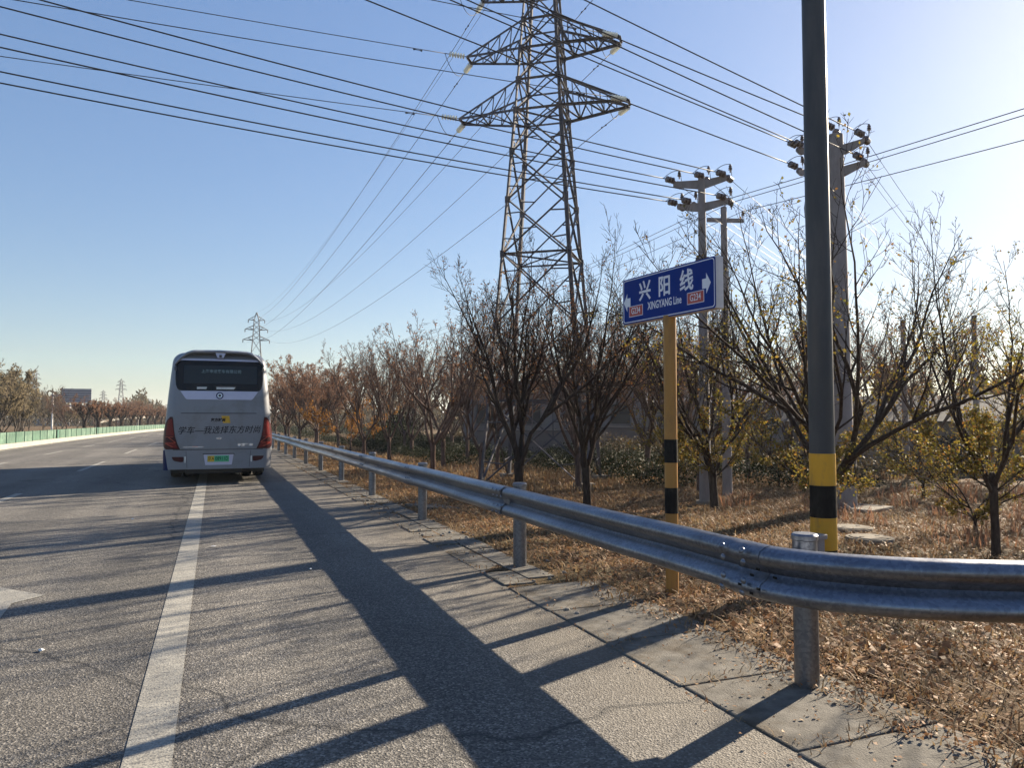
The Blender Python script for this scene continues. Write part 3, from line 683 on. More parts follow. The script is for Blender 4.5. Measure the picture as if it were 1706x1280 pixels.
for zb_, zt_, L in ((12.3, 13.4, 3.03), (14.55, 15.6, 2.75), (16.8, 17.7, 2.3)):
    for s in (-1, 1):
        t0, t1 = [Vector((TX, TY, zb_ + .12)) + ea * (L * s) + eb * e for e in (-.27, .27)]
        lo = [tp(s, -1, zb_), tp(s, 1, zb_)]; up = [tp(s, -1, zt_), tp(s, 1, zt_)]; T = (t0, t1)
        mb = MB()
        for e in (0, 1): mb.angle(lo[e], T[e], .085, .012)
        mb.angle(t0, t1, .075, .012)
        ca = mb.build('cross_arm', st, TW)
        for e in (0, 1): mem(up[e], T[e], .07, 'arm_brace', ca)
        n = 5
        for j in range(n):
            f0, f1 = j / n, (j + 1) / n
            p = lo[j % 2].lerp(T[j % 2], f0); q = lo[1 - j % 2].lerp(T[1 - j % 2], f1); mem(p, q, .045, 'arm_brace', ca)
            for e in (0, 1):
                if j: mem(lo[e].lerp(T[e], f0), up[e].lerp(T[e], f0), .035, 'arm_brace', ca)
                if j < n - 1: mem(up[e].lerp(T[e], f0), lo[e].lerp(T[e], f1), .04, 'arm_brace', ca)
                if j in (1, 3): mem(lo[0].lerp(T[0], f0), lo[1].lerp(T[1], f0), .04, 'arm_brace', ca)
        tips[(zb_, s)] = (t0, t1)
ins_me = None
def ins_string(p, d, n=6, parent=TW, mat=None, L=.6, r=.10):
    """strain string of bell discs from p along d; returns its far end"""
    d = Vector(d).normalized(); p = Vector(p)
    rod = MB().tube([p, p + d * (L + .22)], .014, 6).build('insulator_string', st, parent)
    for k in range(n):
        c = p + d * (.10 + L * k / n); MB().lathe([(.03, 0), (r, .012), (r * .92, .035), (.035, .062)], 12, c, d).build('disc', mat or M['glassins'], rod)
    return p + d * (L + .22)
def catenary(A, B, sag, n=40):
    A, B = Vector(A), Vector(B); return [A.lerp(B, i / n) - Vector((0, 0, 4 * sag * (i / n) * (1 - i / n))) for i in range(n + 1)]
def wire(A, B, sag, r, label, group, mat='wire', n=40):
    o = MB().tube(catenary(A, B, sag, n), r, 6).build('power_cable', M[mat], None, True); tag(o, label, 'power cable', group); return o
FT = Vector((8.2, 172.0, 0))        # next tower of the line, far down the road
lvl = {12.3: 'lower', 14.55: 'middle', 16.8: 'upper'}; FZ = {12.3: 18.9, 14.55: 21.2, 16.8: 23.3}; FL = {12.3: 2.75, 14.55: 2.35, 16.8: 1.7}
for (z, s), (t0, t1) in tips.items():
    side = 'road-side' if s < 0 else 'field-side'
    fa = FT + Vector((FL[z] * s, 0, FZ[z])); la = Vector((t0.x - 90, t0.y - 1., z + 1.2))
    e1 = ins_string(t1, (fa - t1).normalized() + Vector((0, 0, -.06))); e0 = ins_string(t0, Vector((-1, -.02, -.04)))
    wire(e1, fa, 3.2, .013, f'thin power line from the {lvl[z]} {side} arm of the big tower to the far tower', 'lines running to the far tower', 'wire_al', 60)
    wire(e0, la, .9, .0125, f'thin power line leaving the {lvl[z]} {side} arm of the big tower across the road', 'lines crossing the road from the big tower', 'wire', 50)
    mid = (e0 + e1) / 2 + Vector((0, 0, -.75)); J = [e0.lerp(mid, t) for t in (0,)]
    pts = [(e0 * (1 - t) ** 2 + (2 * mid) * t * (1 - t) + e1 * t ** 2) for t in np.linspace(0, 1, 14)]
    MB().tube(pts, .011, 5).build('jumper_wire', M['wire'], TW)
    for e, dst in ((e1, fa), (e0, la)):
        dd = (dst - e).normalized(); c = e + dd * 1.0 + Vector((0, 0, -.08)); MB().tube([c - dd * .16, c - dd * .06, c + dd * .06, c + dd * .16], [.035, .012, .012, .035], 6).build('vibration_damper', M['wire'], TW)
wire(pk, FT + Vector((0, 0, 25.0)), 2.6, .009, 'thin earth wire from the peak of the big tower to the far tower', None, 'wire_al', 60)

# the far towers, too small for single members
def far_tower(name, x, y, zb0, scale, label, arms=((18.9, 2.75), (21.2, 2.35), (23.3, 1.7)), rot=0., group='power towers far away'):
    t = thing(name, label, 'power tower', (x, y, zb0), group); mb = MB(); H = 25.
    prof = [(0, 2.6), (10, 1.5), (18.9, .75), (23.3, .5), (25, .08)]
    def hw(z):
        for (a, b), (c, d) in zip(prof, prof[1:]):
            if z <= c: return b + (d - b) * (z - a) / (c - a)
        return .08
    thick = 1. if y < 200 else 1.9
    def q(a, b, z): return (x + (a * hw(z)) * scale, y + b * hw(z) * scale, zb0 + z * scale)
    zs = [0, 4.5, 8, 11, 13.7, 16.2, 18.9, 20, 21.2, 22.3, 23.3, 25]
    for a, b in corners: mb.tube([q(a, b, z) for z in (0, 10, 18.9, 23.3, 25)], thick * .075 * scale, 4, False)
    for z0, z1 in zip(zs, zs[1:]):
        for k in range(4):
            (a0, b0), (a1, b1) = corners[k], corners[(k + 1) % 4]
            mb.tube([q(a0, b0, z0), q(a1, b1, z1)], thick * .04 * scale, 3, False); mb.tube([q(a1, b1, z0), q(a0, b0, z1)], thick * .04 * scale, 3, False)
    mb.build('body', M['far_steel'], t)
    for z, L in arms:
        for s in (-1, 1):
            mb = MB(); tip = (x + s * L * scale, y, zb0 + (z + .1) * scale)
            for e in (-1, 1):
                mb.tube([q(s, e, z), tip], thick * .06 * scale, 4, False); mb.tube([q(s, e, z + .95), tip], thick * .05 * scale, 4, False)
                mb.tube([q(s, e, z), ((q(s, e, z + .95)[0] + tip[0]) / 2, (q(s, e, z + .95)[1] + tip[1]) / 2, zb0 + (z + .5) * scale)], .04 * scale, 3, False)
            mb.tube([tip, (tip[0], tip[1], tip[2] - .7 * scale)], .09 * scale, 5)
            mb.build('cross_arm', M['far_steel'], t)
    return t
far_tower('far_tower', 8.2, 172, 0, 1., 'lattice power tower just above the roof of the coach')

# ------------------------------------------------------------------ concrete distribution poles
def pin(p, parent, h=.22):
    mb = MB(); mb.lathe([(.018, 0), (.018, .07), (.055, .075), (.03, .10), (.055, .115), (.03, .145), (.045, .16), (.02, h)], 10, p); ob = mb.build('pin_insulator', M['porcelain'], parent); smooth_angle(ob, 50)
def drum(p, d, parent, r=.085, n=3):
    """short strain insulator with its discs seen end on"""
    d = Vector(d).normalized(); mb = MB(); c = Vector(p)
    for k in range(n): mb.lathe([(.03, 0), (r, .015), (r * .95, .05), (.035, .075)], 14, c + d * (.06 + .085 * k), d)
    mb.tube([c, c + d * (.12 + .085 * n)], .013, 6); ob = mb.build('strain_insulator', M['porcelain'], parent); smooth_angle(ob, 40); return c + d * (.12 + .085 * n)
def loop(a, b, up, parent, r=.008):
    a, b = Vector(a), Vector(b); m = (a + b) / 2 + Vector((0, 0, up)); MB().tube([a * (1 - t) ** 2 + (2 * m) * t * (1 - t) + b * t * t for t in np.linspace(0, 1, 9)], r, 5).build('jumper_wire', M['wire'], parent)
def arm(a, b, parent, s0=.11, s1=.07):
    a, b = Vector(a), Vector(b); mb = MB(); t = (b - a).normalized(); u = Vector((-t.y, t.x, 0)); vs = []
    for o, s in ((a, s0), (b, s1)):
        for sx_, sz_ in ((-1, -1), (1, -1), (1, 1), (-1, 1)): vs.append(o + u * (sx_ * s * .4) + Vector((0, 0, sz_ * s)))
    mb.add(vs, [(0, 1, 5, 4), (1, 2, 6, 5), (2, 3, 7, 6), (3, 0, 4, 7), (3, 2, 1, 0), (4, 5, 6, 7)]); return mb.build('cross_arm', M['pole_conc'], parent)
OUT = Vector((math.sin(R(60)), math.cos(R(60)), 0))
# P1: behind the street sign
P1 = Vector((11.65, 16.04, 0)); A1 = Vector((.8, -.6, 0)); z1 = gz(P1.x, P1.y)
E1 = thing('electric_pole', 'concrete electric pole with two insulator-laden arms rising behind the street sign', 'electric pole', (P1.x, P1.y, z1))
cyl(P1.x, P1.y, z1 - .3, 7.85, .155, .088, 20, M['pole_conc'], 'shaft', E1)
cyl(P1.x, P1.y, z1 - .05, z1 + .1, .26, .24, 16, M['cover'], 'footing', E1)
cyl(P1.x, P1.y, 5.62, 5.70, .11, .11, 16, M['steel'], 'clamp', E1)
for sg in (-1, 1):
    o = MB().lathe([(.05, -.05), (.10, -.04), (.10, .04), (.05, .05)], 14, P1 + A1 * (sg * .13) + Vector((0, 0, 5.66)), A1).build('guy_insulator', M['porcelain'], E1)
w1 = []
for zz, L in ((7.72, (.72, .62)), (7.12, (.62, .66))):
    for sg, LL in ((-1, L[0]), (1, L[1])): arm(P1 + A1 * (sg * .07) + Vector((0, 0, zz - .06)), P1 + A1 * (sg * LL) + Vector((0, 0, zz + (.06 if sg > 0 else -.0))), E1)
def dead_end(P, Ax, s, z, zB, parent, label, group, xB=-24., thick=.0135, outz=6.9, sag=.45, dy=-1.):
    base = P + Ax * s + Vector((0, 0, z)); B = Vector((xB, base.y + dy, zB))
    e = drum(base, (B - base), parent); o = drum(base + Vector((.03, .03, -.04)), OUT + Vector((0, 0, -.05)), parent)
    pin(base + Vector((0, 0, .05)) + Ax * .10, parent); loop(e, base + Vector((0, 0, .27)) + Ax * .10, .12, parent); loop(base + Vector((0, 0, .27)) + Ax * .10, o, .16, parent)
    wire(e, B, sag, thick, label + ' rising left over the road', group)
    wire(o, base + OUT * 60 + Vector((0, 0, outz - z)), 1.1, .007, label + ' running off to the right', group, 'wire_al')
for s, z, zB, nm in ((.62, 7.86, 11.75, 'top arm outer'), (.08, 7.86, 11.42, 'top arm middle'), (-.66, 7.80, 10.84, 'top arm inner'), (.62, 7.26, 10.14, 'lower arm outer'), (-.25, 7.22, 9.72, 'lower arm middle'), (-.60, 7.20, 9.47, 'lower arm inner')):
    dead_end(P1, A1, s, z, zB, E1, f'{nm} cable of the pole behind the street sign', 'cables of the pole behind the street sign')
# P2: behind the banded pole
P2 = Vector((14.07, 13.94, 0)); A2 = Vector((.65, -.76, 0)); z2 = gz(P2.x, P2.y)
E2 = thing('electric_pole', 'thick tapered concrete electric pole with two arms half hidden by the banded pole', 'electric pole', (P2.x, P2.y, z2))
cyl(P2.x, P2.y, z2 - .3, 8.55, .295, .185, 24, M['pole_conc'], 'shaft', E2)
cyl(P2.x, P2.y, z2, z2 + .62, .325, .32, 24, M['pole_conc'], 'sleeve', E2)
cyl(P2.x, P2.y, z2 + .62, z2 + 1.02, .327, .325, 24, M['yellow'], 'warning_band', E2); wb = E2.children[-1]
for k in range(22):
    a = 2 * math.pi * k / 22 + .05 * math.sin(k * 3); MB().box((P2.x + .328 * math.cos(a), P2.y + .328 * math.sin(a), z2 + .82), (.006, .05, .40), Matrix.Rotation(a, 3, 'Z')).build('dark_stripe', M['black'], wb)
cyl(P2.x, P2.y, z2 + 1.02, z2 + 1.36, .323, .32, 24, M['pole_conc'], 'sleeve', E2)
MB().bbox((P2.x + .25, P2.y - .35, z2 + .03), (1.25, .95, .14), .02, Matrix.Rotation(.35, 3, 'Z')).build('base_slab', M['cover'], E2)
for zz in (8.2, 7.66):
    for sg, LL in ((-1, .85), (1, .66)): arm(P2 + A2 * (sg * .12) + Vector((0, 0, zz - .06)), P2 + A2 * (sg * LL) + Vector((0, 0, zz + .10)), E2, .13, .06)
for s, z, zB, nm in ((-.86, 7.88, 15.55, 'lower arm inner'), (-.86, 8.42, 16.75, 'upper arm inner'), (-.72, 8.40, 17.1, 'upper arm second'), (0., 8.72, 16.4, 'pole top'), (.62, 7.86, 17.3, 'lower arm outer'), (.66, 8.42, 18.1, 'upper arm outer')):
    dead_end(P2, A2, s, z, zB, E2, f'{nm} cable of the pole beside the banded pole', 'cables of the pole beside the banded pole', outz=7.4)
# P3: thinner pole further back, line runs parallel to the road
P3 = Vector((13.41, 17.44, 0)); z3 = gz(P3.x, P3.y); A3 = Vector((.99, .1, 0))
E3 = thing('electric_pole', 'thin concrete electric pole with one straight arm just right of the street sign', 'electric pole', (P3.x, P3.y, z3))
cyl(P3.x, P3.y, z3 - .3, 7.62, .14, .085, 18, M['pole_conc'], 'shaft', E3)
arm(P3 + A3 * -.62 + Vector((0, 0, 7.18)), P3 + A3 * .75 + Vector((0, 0, 7.32)), E3, .06, .06)
for p, zb3, nm in ((P3 + Vector((.05, 0, 7.64)), 9.2, 'top of the thin single-arm pole'), (P3 + A3 * .3 + Vector((0, 0, 7.60)), 9.15, 'shoulder of the thin single-arm pole'), (P3 + A3 * .74 + Vector((0, 0, 7.40)), 8.0, 'arm tip of the thin single-arm pole')):
    pin(p, E3); wire(p + Vector((0, 0, .2)), Vector((p.x + 8.5, p.y - 42, zb3)), .5, .010, f'cable from the {nm}, rising to the right', 'cables of the thin single-arm pole')
    wire(p + Vector((0, 0, .2)), Vector((p.x - 3, p.y + 50, 7.2)), .7, .008, f'cable from the {nm}, running on behind the trees', 'cables of the thin single-arm pole', 'wire_al')
for (x, y, h, lb) in ((24.6, 21.2, 6.0, 'distant thin concrete pole among twigs, the left of two'), (27.3, 20.3, 6.2, 'distant thin concrete pole among twigs, the right of two')):
    t = thing('distant_pole', lb, 'electric pole', (x, y, -.6), 'thin poles far behind the right-hand trees'); cyl(x, y, -.9, h - .6, .13, .09, 10, M['pole_conc'], 'shaft', t)
    MB().box((x, y, h - .95), (1.2, .08, .08), Matrix.Rotation(.5, 3, 'Z')).build('cross_arm', M['pole_conc'], t)

# ------------------------------------------------------------------ trees
def at(bear, dist): return (math.sin(R(bear)) * dist, math.cos(R(bear)) * dist)      # bearing from the road direction
def rot_to(d):
    return Vector((0, 0, 1)).rotation_difference(d)
def branch_path(rn, p, d, L, n, up, jit):
    P = [p.copy()]; d = d.normalized(); st_ = L / n
    for i in range(n):
        d = (d + Vector((rn.gauss(0, jit), rn.gauss(0, jit), rn.gauss(0, jit) + up))).normalized(); p = p + d * st_; P.append(p.copy())
    return P
def off_dir(rn, d, ang):
    a = rn.uniform(0, 2 * math.pi); q = rot_to(d); return q @ Vector((math.sin(ang) * math.cos(a), math.sin(ang) * math.sin(a), math.cos(ang)))
def at_path(P, t):
    x = t * (len(P) - 1); i = min(int(x), len(P) - 2); return P[i].lerp(P[i + 1], x - i), (P[i + 1] - P[i]).normalized()
def make_tree(seed, H, trunk, nl, spread, r0, leaves=600, leaf=.05, leafmat='leaf_dry', bark='bark', n2=9, n3=5, n4=2, tw=.0035, name='tree', label='', cat='tree', low=0, leafz=(0, 1), up=.085, reach=.42, lowbias=.75):
    """vase-shaped street tree at the origin: Empty > trunk, limb..., twigs, leaves"""
    rn = random.Random(seed); root = thing(name, label, cat)
    top = Vector((rn.uniform(-.05, .05), rn.uniform(-.05, .05), trunk))
    tp_ = [Vector((0, 0, -.25)), Vector((0, 0, 0)), top * .33 + Vector((rn.uniform(-.02, .02), 0, 0)), top * .7, top, top + Vector((rn.uniform(-.03, .03), rn.uniform(-.03, .03), .18))]
    tb = MB(); tb.tube(tp_, [r0 * 1.35, r0 * 1.15, r0, r0 * .95, r0 * 1.05, r0 * .6], 10); tb.build('trunk', M[bark], root, True)
    tw_mb = MB(); tipsL = []
    a0 = rn.uniform(0, 6.28)
    limbs = []; nb = 3 + (seed % 2) + (1 if nl > 12 else 0); boughs = []
    for i in range(nb):
        az = a0 + 2 * math.pi * i / nb + rn.uniform(-.4, .4); an = R(spread) * rn.uniform(.6, .98); Lb = (H - trunk) * rn.uniform(.20, .34); d = Vector((math.sin(an) * math.cos(az), math.sin(an) * math.sin(az), math.cos(an))); rb = r0 * rn.uniform(.52, .68)
        P = branch_path(rn, top + Vector((0, 0, rn.uniform(-.22, .1))), d, Lb, 5, .03, .09); MB().tube(P, [rb * (1 - .09 * k) for k in range(6)], 7).build('limb', M[bark], root, True); boughs.append((P, az, an, rb, Lb))
    for i in range(nl + low):
        az = a0 + 2 * math.pi * i * (.618 if low else 1. / nl) + rn.uniform(-.3, .3)
        inner = (i % 3 == 2)
        an = R(spread) * (rn.uniform(.2, .5) if inner else rn.uniform(.75, 1.15)); L = (H - trunk) * rn.uniform(.70, .97) / max(.86, math.cos(an * .8)); rr = r0 * rn.uniform(.30, .46)
        if i >= nl: an = R(rn.uniform(55, 78)); L *= .42; rr *= .45
        d = Vector((math.sin(an) * math.cos(az), math.sin(an) * math.sin(az), math.cos(an)))
        if i < nl:
            bP, baz, ban, rb, Lb = boughs[i % nb]; st0, bd = at_path(bP, 1. if i < nb else rn.uniform(.35, 1.)); d = off_dir(rn, bd, R(rn.uniform(8, 32))); d.z = max(d.z, .5); d.normalize(); L = max(.8, (H - st0.z)) * rn.uniform(.72, .98) / max(.8, d.z ** .5); rr = min(rr, rb * .72)
        else: st0 = top * rn.uniform(.8, 1.)
        P = branch_path(rn, st0, d, L, 9, up, .085); m = len(P)
        rad = [max(tw, rr * (1 - k / (m - 1)) ** 1.15 + tw) for k in range(m)]
        MB().tube(P, rad, 6).build('limb', M[bark], root, True); limbs.append((P, L, rr))
        for j in range(n2):
            t = .14 + .82 * (j + rn.random()) / n2; p, dd = at_path(P, t); L2 = L * (reach * (1.1 - t * .75)) * rn.uniform(.6, 1.1)
            P2_ = branch_path(rn, p, off_dir(rn, dd, R(rn.uniform(22, 55))), L2, 6, up * 1.3, .08); r2 = max(tw, rr * (1 - t) * .5 + tw)
            tw_mb.tube(P2_, [max(tw * .8, r2 * (1 - k / 6.)) for k in range(7)], 4, False); tipsL.append(P2_)
            for k in range(n3):
                t2 = .15 + .8 * (k + rn.random()) / n3; p2, d2_ = at_path(P2_, t2); L3 = L2 * .5 * (1.15 - t2 * .6) * rn.uniform(.6, 1.1)
                P3_ = branch_path(rn, p2, off_dir(rn, d2_, R(rn.uniform(25, 60))), L3, 4, up * 1.2, .1); tw_mb.tube(P3_, [tw * 1.1, tw, tw * .9, tw * .8, tw * .5], 3, False); tipsL.append(P3_)
                for l in range(n4):
                    p3, d3 = at_path(P3_, rn.uniform(.2, .9)); P4 = branch_path(rn, p3, off_dir(rn, d3, R(rn.uniform(25, 60))), L3 * .5, 3, .1, .12); tw_mb.tube(P4, [tw * .85, tw * .8, tw * .7, tw * .4], 3, False); tipsL.append(P4)
    o = tw_mb.build('twigs', M[bark], root); o['kind'] = 'stuff'
    if leaves:
        V = []; F = []; zz = [P[-1].z for P in tipsL]
        cand = [P for P in tipsL if leafz[0] * H <= P[-1].z <= leafz[1] * H] or tipsL
        for k in range(leaves):
            if k % 2 == 0:
                P = rn.choice(cand)
                while rn.random() < lowbias * min(1., P[-1].z / H / .72) ** 1.3: P = rn.choice(cand)
                q0, d = at_path(P, rn.uniform(.25, 1.))
            p = q0 + Vector((rn.gauss(0, .035), rn.gauss(0, .035), rn.gauss(-.01, .035)))
            a = Vector((rn.gauss(0, 1), rn.gauss(0, 1), rn.gauss(-.5, .7))).normalized(); b = a.cross(Vector((rn.gauss(0, 1), rn.gauss(0, 1), rn.gauss(0, 1)))).normalized(); s = leaf * rn.uniform(.55, 1.25)
            c = a.cross(b) * (s * .12); o_ = len(V); V += [p, p + a * s * .5 + b * s * .33 + c, p + a * s, p + a * s * .5 - b * s * .33 + c]; F.append((o_, o_ + 1, o_ + 2, o_ + 3))
        lo = np_mesh('leaves', [tuple(v) for v in V], F, M[leafmat], root, 'stuff')
    return root
def place(t, x, y, rot=0., sc=1.):
    t.location = (x, y, gz(x, y)); t.rotation_euler = (0, 0, rot); t.scale = (sc,) * 3 if not hasattr(sc, '__len__') else sc; return t
# nearest trees
T1 = place(make_tree(3, 5.7, .85, 14, 30, .10, 1500, .05, 'leaf_dry', 'bark', 11, 7, 2, .0040, 'bare_tree', 'bare vase-shaped tree with forked dark trunk in front of the left tower leg'), 6.1, 14.96, .6)
T2 = place(make_tree(8, 5.9, .95, 14, 31, .095, 2000, .05, 'leaf_dry', 'bark', 11, 7, 2, .0040, 'bare_tree', 'bare spreading tree in front of the right tower leg, between tower and street sign'), 8.2, 15.9, 1.9)
T3 = place(make_tree(14, 5.9, .9, 12, 38, .10, 6000, .055, 'leaf_olive', 'bark', 10, 6, 2, .0042, 'autumn_tree', 'spreading tree with sparse olive leaves directly behind the street sign', low=4, lowbias=.95), 11.3, 15.2, .2)
T4 = place(make_tree(21, 6.5, .95, 15, 43, .11, 7000, .055, 'leaf_olive', 'bark', 10, 5, 2, .0042, 'autumn_tree', 'big multi-stemmed tree with yellow-green leaves behind the banded pole', low=4, lowbias=.95, up=.07), 9.95, 10.15, 2.2)
T5 = place(make_tree(33, 5.5, 1.15, 9, 36, .062, 6000, .053, 'leaf_olive', 'bark', 10, 5, 2, .0036, 'autumn_tree', 'slim young tree with thin trunk and yellow-green leaves by the two manholes', low=4, lowbias=.95), 11.37, 8.2, .4)
# further trees: variants that are copied
VA = [make_tree(50 + i, 5.6, .95, 12, 34 + 3 * i, .085, 1200 + 600 * i, .06, 'leaf_red' if i else 'leaf_dry', 'bark_far', 9, 5, 2, .0055, 'bare_tree', 'x', up=.08) for i in range(2)]
VR = [make_tree(60 + i, 5.2, .9, 13, 42, .085, 8000, .075, 'leaf_red', 'bark_far', 9, 5, 1, .0075, 'russet_tree', 'x', up=.07) for i in range(2)]
VO = make_tree(70, 3.0, .5, 7, 48, .05, 2600, .085, 'leaf_orange', 'bark_far', 8, 4, 1, .006, 'orange_tree', 'x', up=.04)
VG = [make_tree(75 + i, 3.6, .5, 10, 48, .05, 5200, .07, 'leaf_olive', 'bark', 8, 5, 1, .005, 'olive_bush', 'x', cat='bush', up=.04, low=3) for i in range(2)]
VP = make_tree(80, 8.0, 1.0, 7, 17, .07, 200, .06, 'leaf_dry', 'bark_pale', 10, 5, 1, .008, 'poplar', 'x', up=.13, reach=.3)
VS = [make_tree(90 + i, 5.2, .5, 10, 34, .09, 7500, .12, 'leaf_straw', 'bark_pale', 9, 5, 0, .011, 'straw_tree', 'x', up=.08) for i in range(2)]
used = set()
def plant(v, x, y, label, group, sc=1., rot=None):
    rot = rot if rot is not None else (x * 7.3 + y * 3.1) % 6.28
    if v.name not in used:
        used.add(v.name); place(v, x, y, rot, sc); v['label'] = label; v['group'] = group; return v
    return dup(v, (x, y, gz(x, y)), rot, sc, label, group)
ROW = 'bare trees in rows behind the guardrail'
for v, x, y, sc, lb in (
    (VA[0], 8.6, 24.6, 1.02, 'bare dark tree with slim trunk, next left of the two big trees before the tower'),
    (VA[1], 7.6, 27.2, 1.0, 'reddish bare tree with straight trunk, second left of the tower trees'),
    (VA[0], 11.4, 30.5, .95, 'bare tree standing behind the gap left of the tower'),
    (VA[1], 7.9, 36.0, .98, 'slender bare tree beside the dark evergreen patch'),
    (VA[0], 7.3, 39.5, 1.02, 'bare tree with leaning fork right of the orange foliage'),
    (VA[1], 12.5, 38.0, 1.05, 'bare reddish tree in the second row behind the leaning one'),
    (VA[0], 13.5, 27.0, .95, 'bare tree seen through the tower legs'),
    (VA[1], 14.6, 22.0, .9, 'bare thin tree right behind the tower'),
    (VA[0], 16.5, 33.0, 1.05, 'bare tree far behind the tower, in line with its left leg'),
    (VA[1], 10.2, 20.3, .92, 'bare tree close in front of the tower foot, between its legs'),
    (VA[0], 13.6, 19.0, .95, 'bare tree right of the tower foot, half behind the olive tree'),
    (VA[1], 9.9, 33.6, 1.1, 'tall reddish bare tree in the second row, left of the tower'),
    (VA[0], 10.6, 42.5, 1.1, 'bare tree beyond the leaning fork tree, second row'),
    (VA[1], 13.8, 45.0, 1.15, 'reddish bare tree in front of the pale poplars'),
    (VA[0], 16.0, 40.0, 1.1, 'bare tree before the poplars, nearer the tower'),
    (VA[1], 18.5, 27.0, 1.05, 'reddish bare tree before the grey house'),
    (VA[0], 20.5, 31.5, 1.1, 'dark bare tree before the grey house, right one'),
    (VA[1], 17.8, 22.0, .95, 'reddish bare tree behind the thin single-arm pole'),
    (VA[0], 21.0, 21.5, 1.0, 'dark bare tree between the two right electric poles'),
    (VA[1], 24.5, 27.5, 1.1, 'reddish bare tree in front of the light-roofed house'),
    (VA[1], 15.5, 25.0, 1.0, 'reddish bare tree between the tower legs and the grey house'),
    (VA[0], 19.0, 37.0, 1.1, 'dark bare tree at the left corner of the grey house'),
    (VA[1], 22.0, 36.0, 1.1, 'reddish bare tree under the eaves of the grey house, middle'),
    (VA[0], 25.0, 37.0, 1.1, 'dark bare tree under the eaves of the grey house, right end'),
    (VA[1], 28.0, 31.0, 1.05, 'reddish bare tree before the light-roofed house, left of the banded pole'),
    (VA[0], 30.5, 27.0, 1.05, 'dark bare tree before the light-roofed house, right of the banded pole'),
    (VA[1], 27.5, 22.5, 1.0, 'reddish bare tree before the dark shed, left end'),
    (VA[0], 30.0, 19.5, 1.0, 'dark bare tree before the dark shed, right end'),
    (VA[1], 24.0, 20.0, .95, 'reddish bare tree just left of the distant thin poles'),
    (VA[0], 12.0, 50.0, 1.15, 'bare tree just right of the orange bush')):
    sc *= 1.1 if y > 33 else 1.17
    plant(v, x, y, lb, ROW, sc)
for k, (x, y, sc, lb) in enumerate(((6.6, 53.0, 1.1, 'russet tree nearest the orange bush, along the guardrail'), (5.9, 57.5, 1.12, 'russet tree with two-stemmed trunk beside the coach'), (7.6, 62.0, 1.15, 'russet tree of the roadside cluster, behind the two-stemmed one'),
    (5.6, 66.0, 1.1, 'russet tree close against the coach silhouette'), (8.8, 58.0, 1.1, 'russet tree of the cluster, on its field side'), (5.5, 76.0, 1.1, 'russet tree half hidden by the coach edge'), (7.5, 84., 1.15, 'farthest russet tree just over the guardrail end'), (10.5, 70., 1.2, 'tall russet tree at the back of the roadside cluster'))):
    plant(VR[k % 2], x, y, lb, 'russet trees beyond the coach', sc * 1.12)
plant(VO, 7.9, 47.0, 'low bright orange bush-like tree between russet cluster and bare trees', None, 1.25)
dup(VO, (9.3, 49.5, -.6), 1.2, .95, 'smaller orange bush just behind the bright orange tree')
for o in COL.objects:
    if o.get('group') is None and 'group' in o.keys(): del o['group']
for k, (x, y, sc, lb) in enumerate(((13.6, 10.2, .62, 'low leafy bush at the foot of the thick electric pole'), (18.0, 15.0, .9, 'olive bush behind the thick electric pole, nearest its foot'), (21.0, 15.2, .85, 'olive and orange bush below the dark shed'),
    (17.0, 19.5, .9, 'olive bush between the street sign post and the banded pole'), (24.0, 15.0, 1.05, 'olive bush left of the slim young tree, in front of the shed'), (19.5, 10.6, .9, 'yellow-green bush right behind the slim young tree'), (22.5, 11.4, 1.1, 'tall many-stemmed bush at the far end of the grass'), (14.5, 21.5, .8, 'olive bush just right of the tower foot'), (25., 9.0, 1.1, 'olive bush behind the grass, near the picture edge'))):
    plant(VG[k % 2], x, y, lb, 'autumn bushes behind the electric poles', sc)
for k in range(9):
    x, y = at(11.2 + .85 * k, 62 + 5 * (k % 3))
    plant(VP, x, y, f'pale narrow poplar, {["nearest", "second nearest", "third", "fourth", "fifth", "sixth", "seventh", "eighth", "farthest"][k]} of the row behind the bare trees', 'poplars behind the bare trees', 1.02 + .06 * (k % 4))
# left side of the road, behind the green boards
for k, (bb, dist, sc, lb) in enumerate(((-13.9, 58, 1.0, 'straw-coloured leafy tree cut by the left edge behind the green boards'), (-13.1, 62., 1.02, 'straw tree at the left edge, next to the outermost one'), (-12.5, 68., 1.05, 'full straw tree inside the left edge clump'), (-11.7, 66., .90, 'straw tree at the right end of the left edge clump'),
    (-12.8, 80., 1.2, 'straw tree standing behind the left edge clump'), (-11.4, 86., 1.0, 'pale tree behind the right end of the left edge clump'), (-10.3, 118., .95, 'low straw bush left of the big road sign post'), (-9.3, 122., .9, 'low straw bush under the big road sign, left part'), (-8.4, 116., .85, 'low brown bush under the big road sign, right part'))):
    x, y = at(bb, dist); plant(VS[k % 2], x, y, lb, 'straw-coloured trees across the road', sc)
for k in range(5):
    x, y = at(-12.6 + .75 * k, 84 + 4 * (k % 2)); dup(VP, (x, y, 0), k, .80 - .04 * k, f'thin pale poplar rising behind the straw trees, {["leftmost", "second from left", "middle", "second from right", "rightmost"][k]} of five', 'poplars across the road')
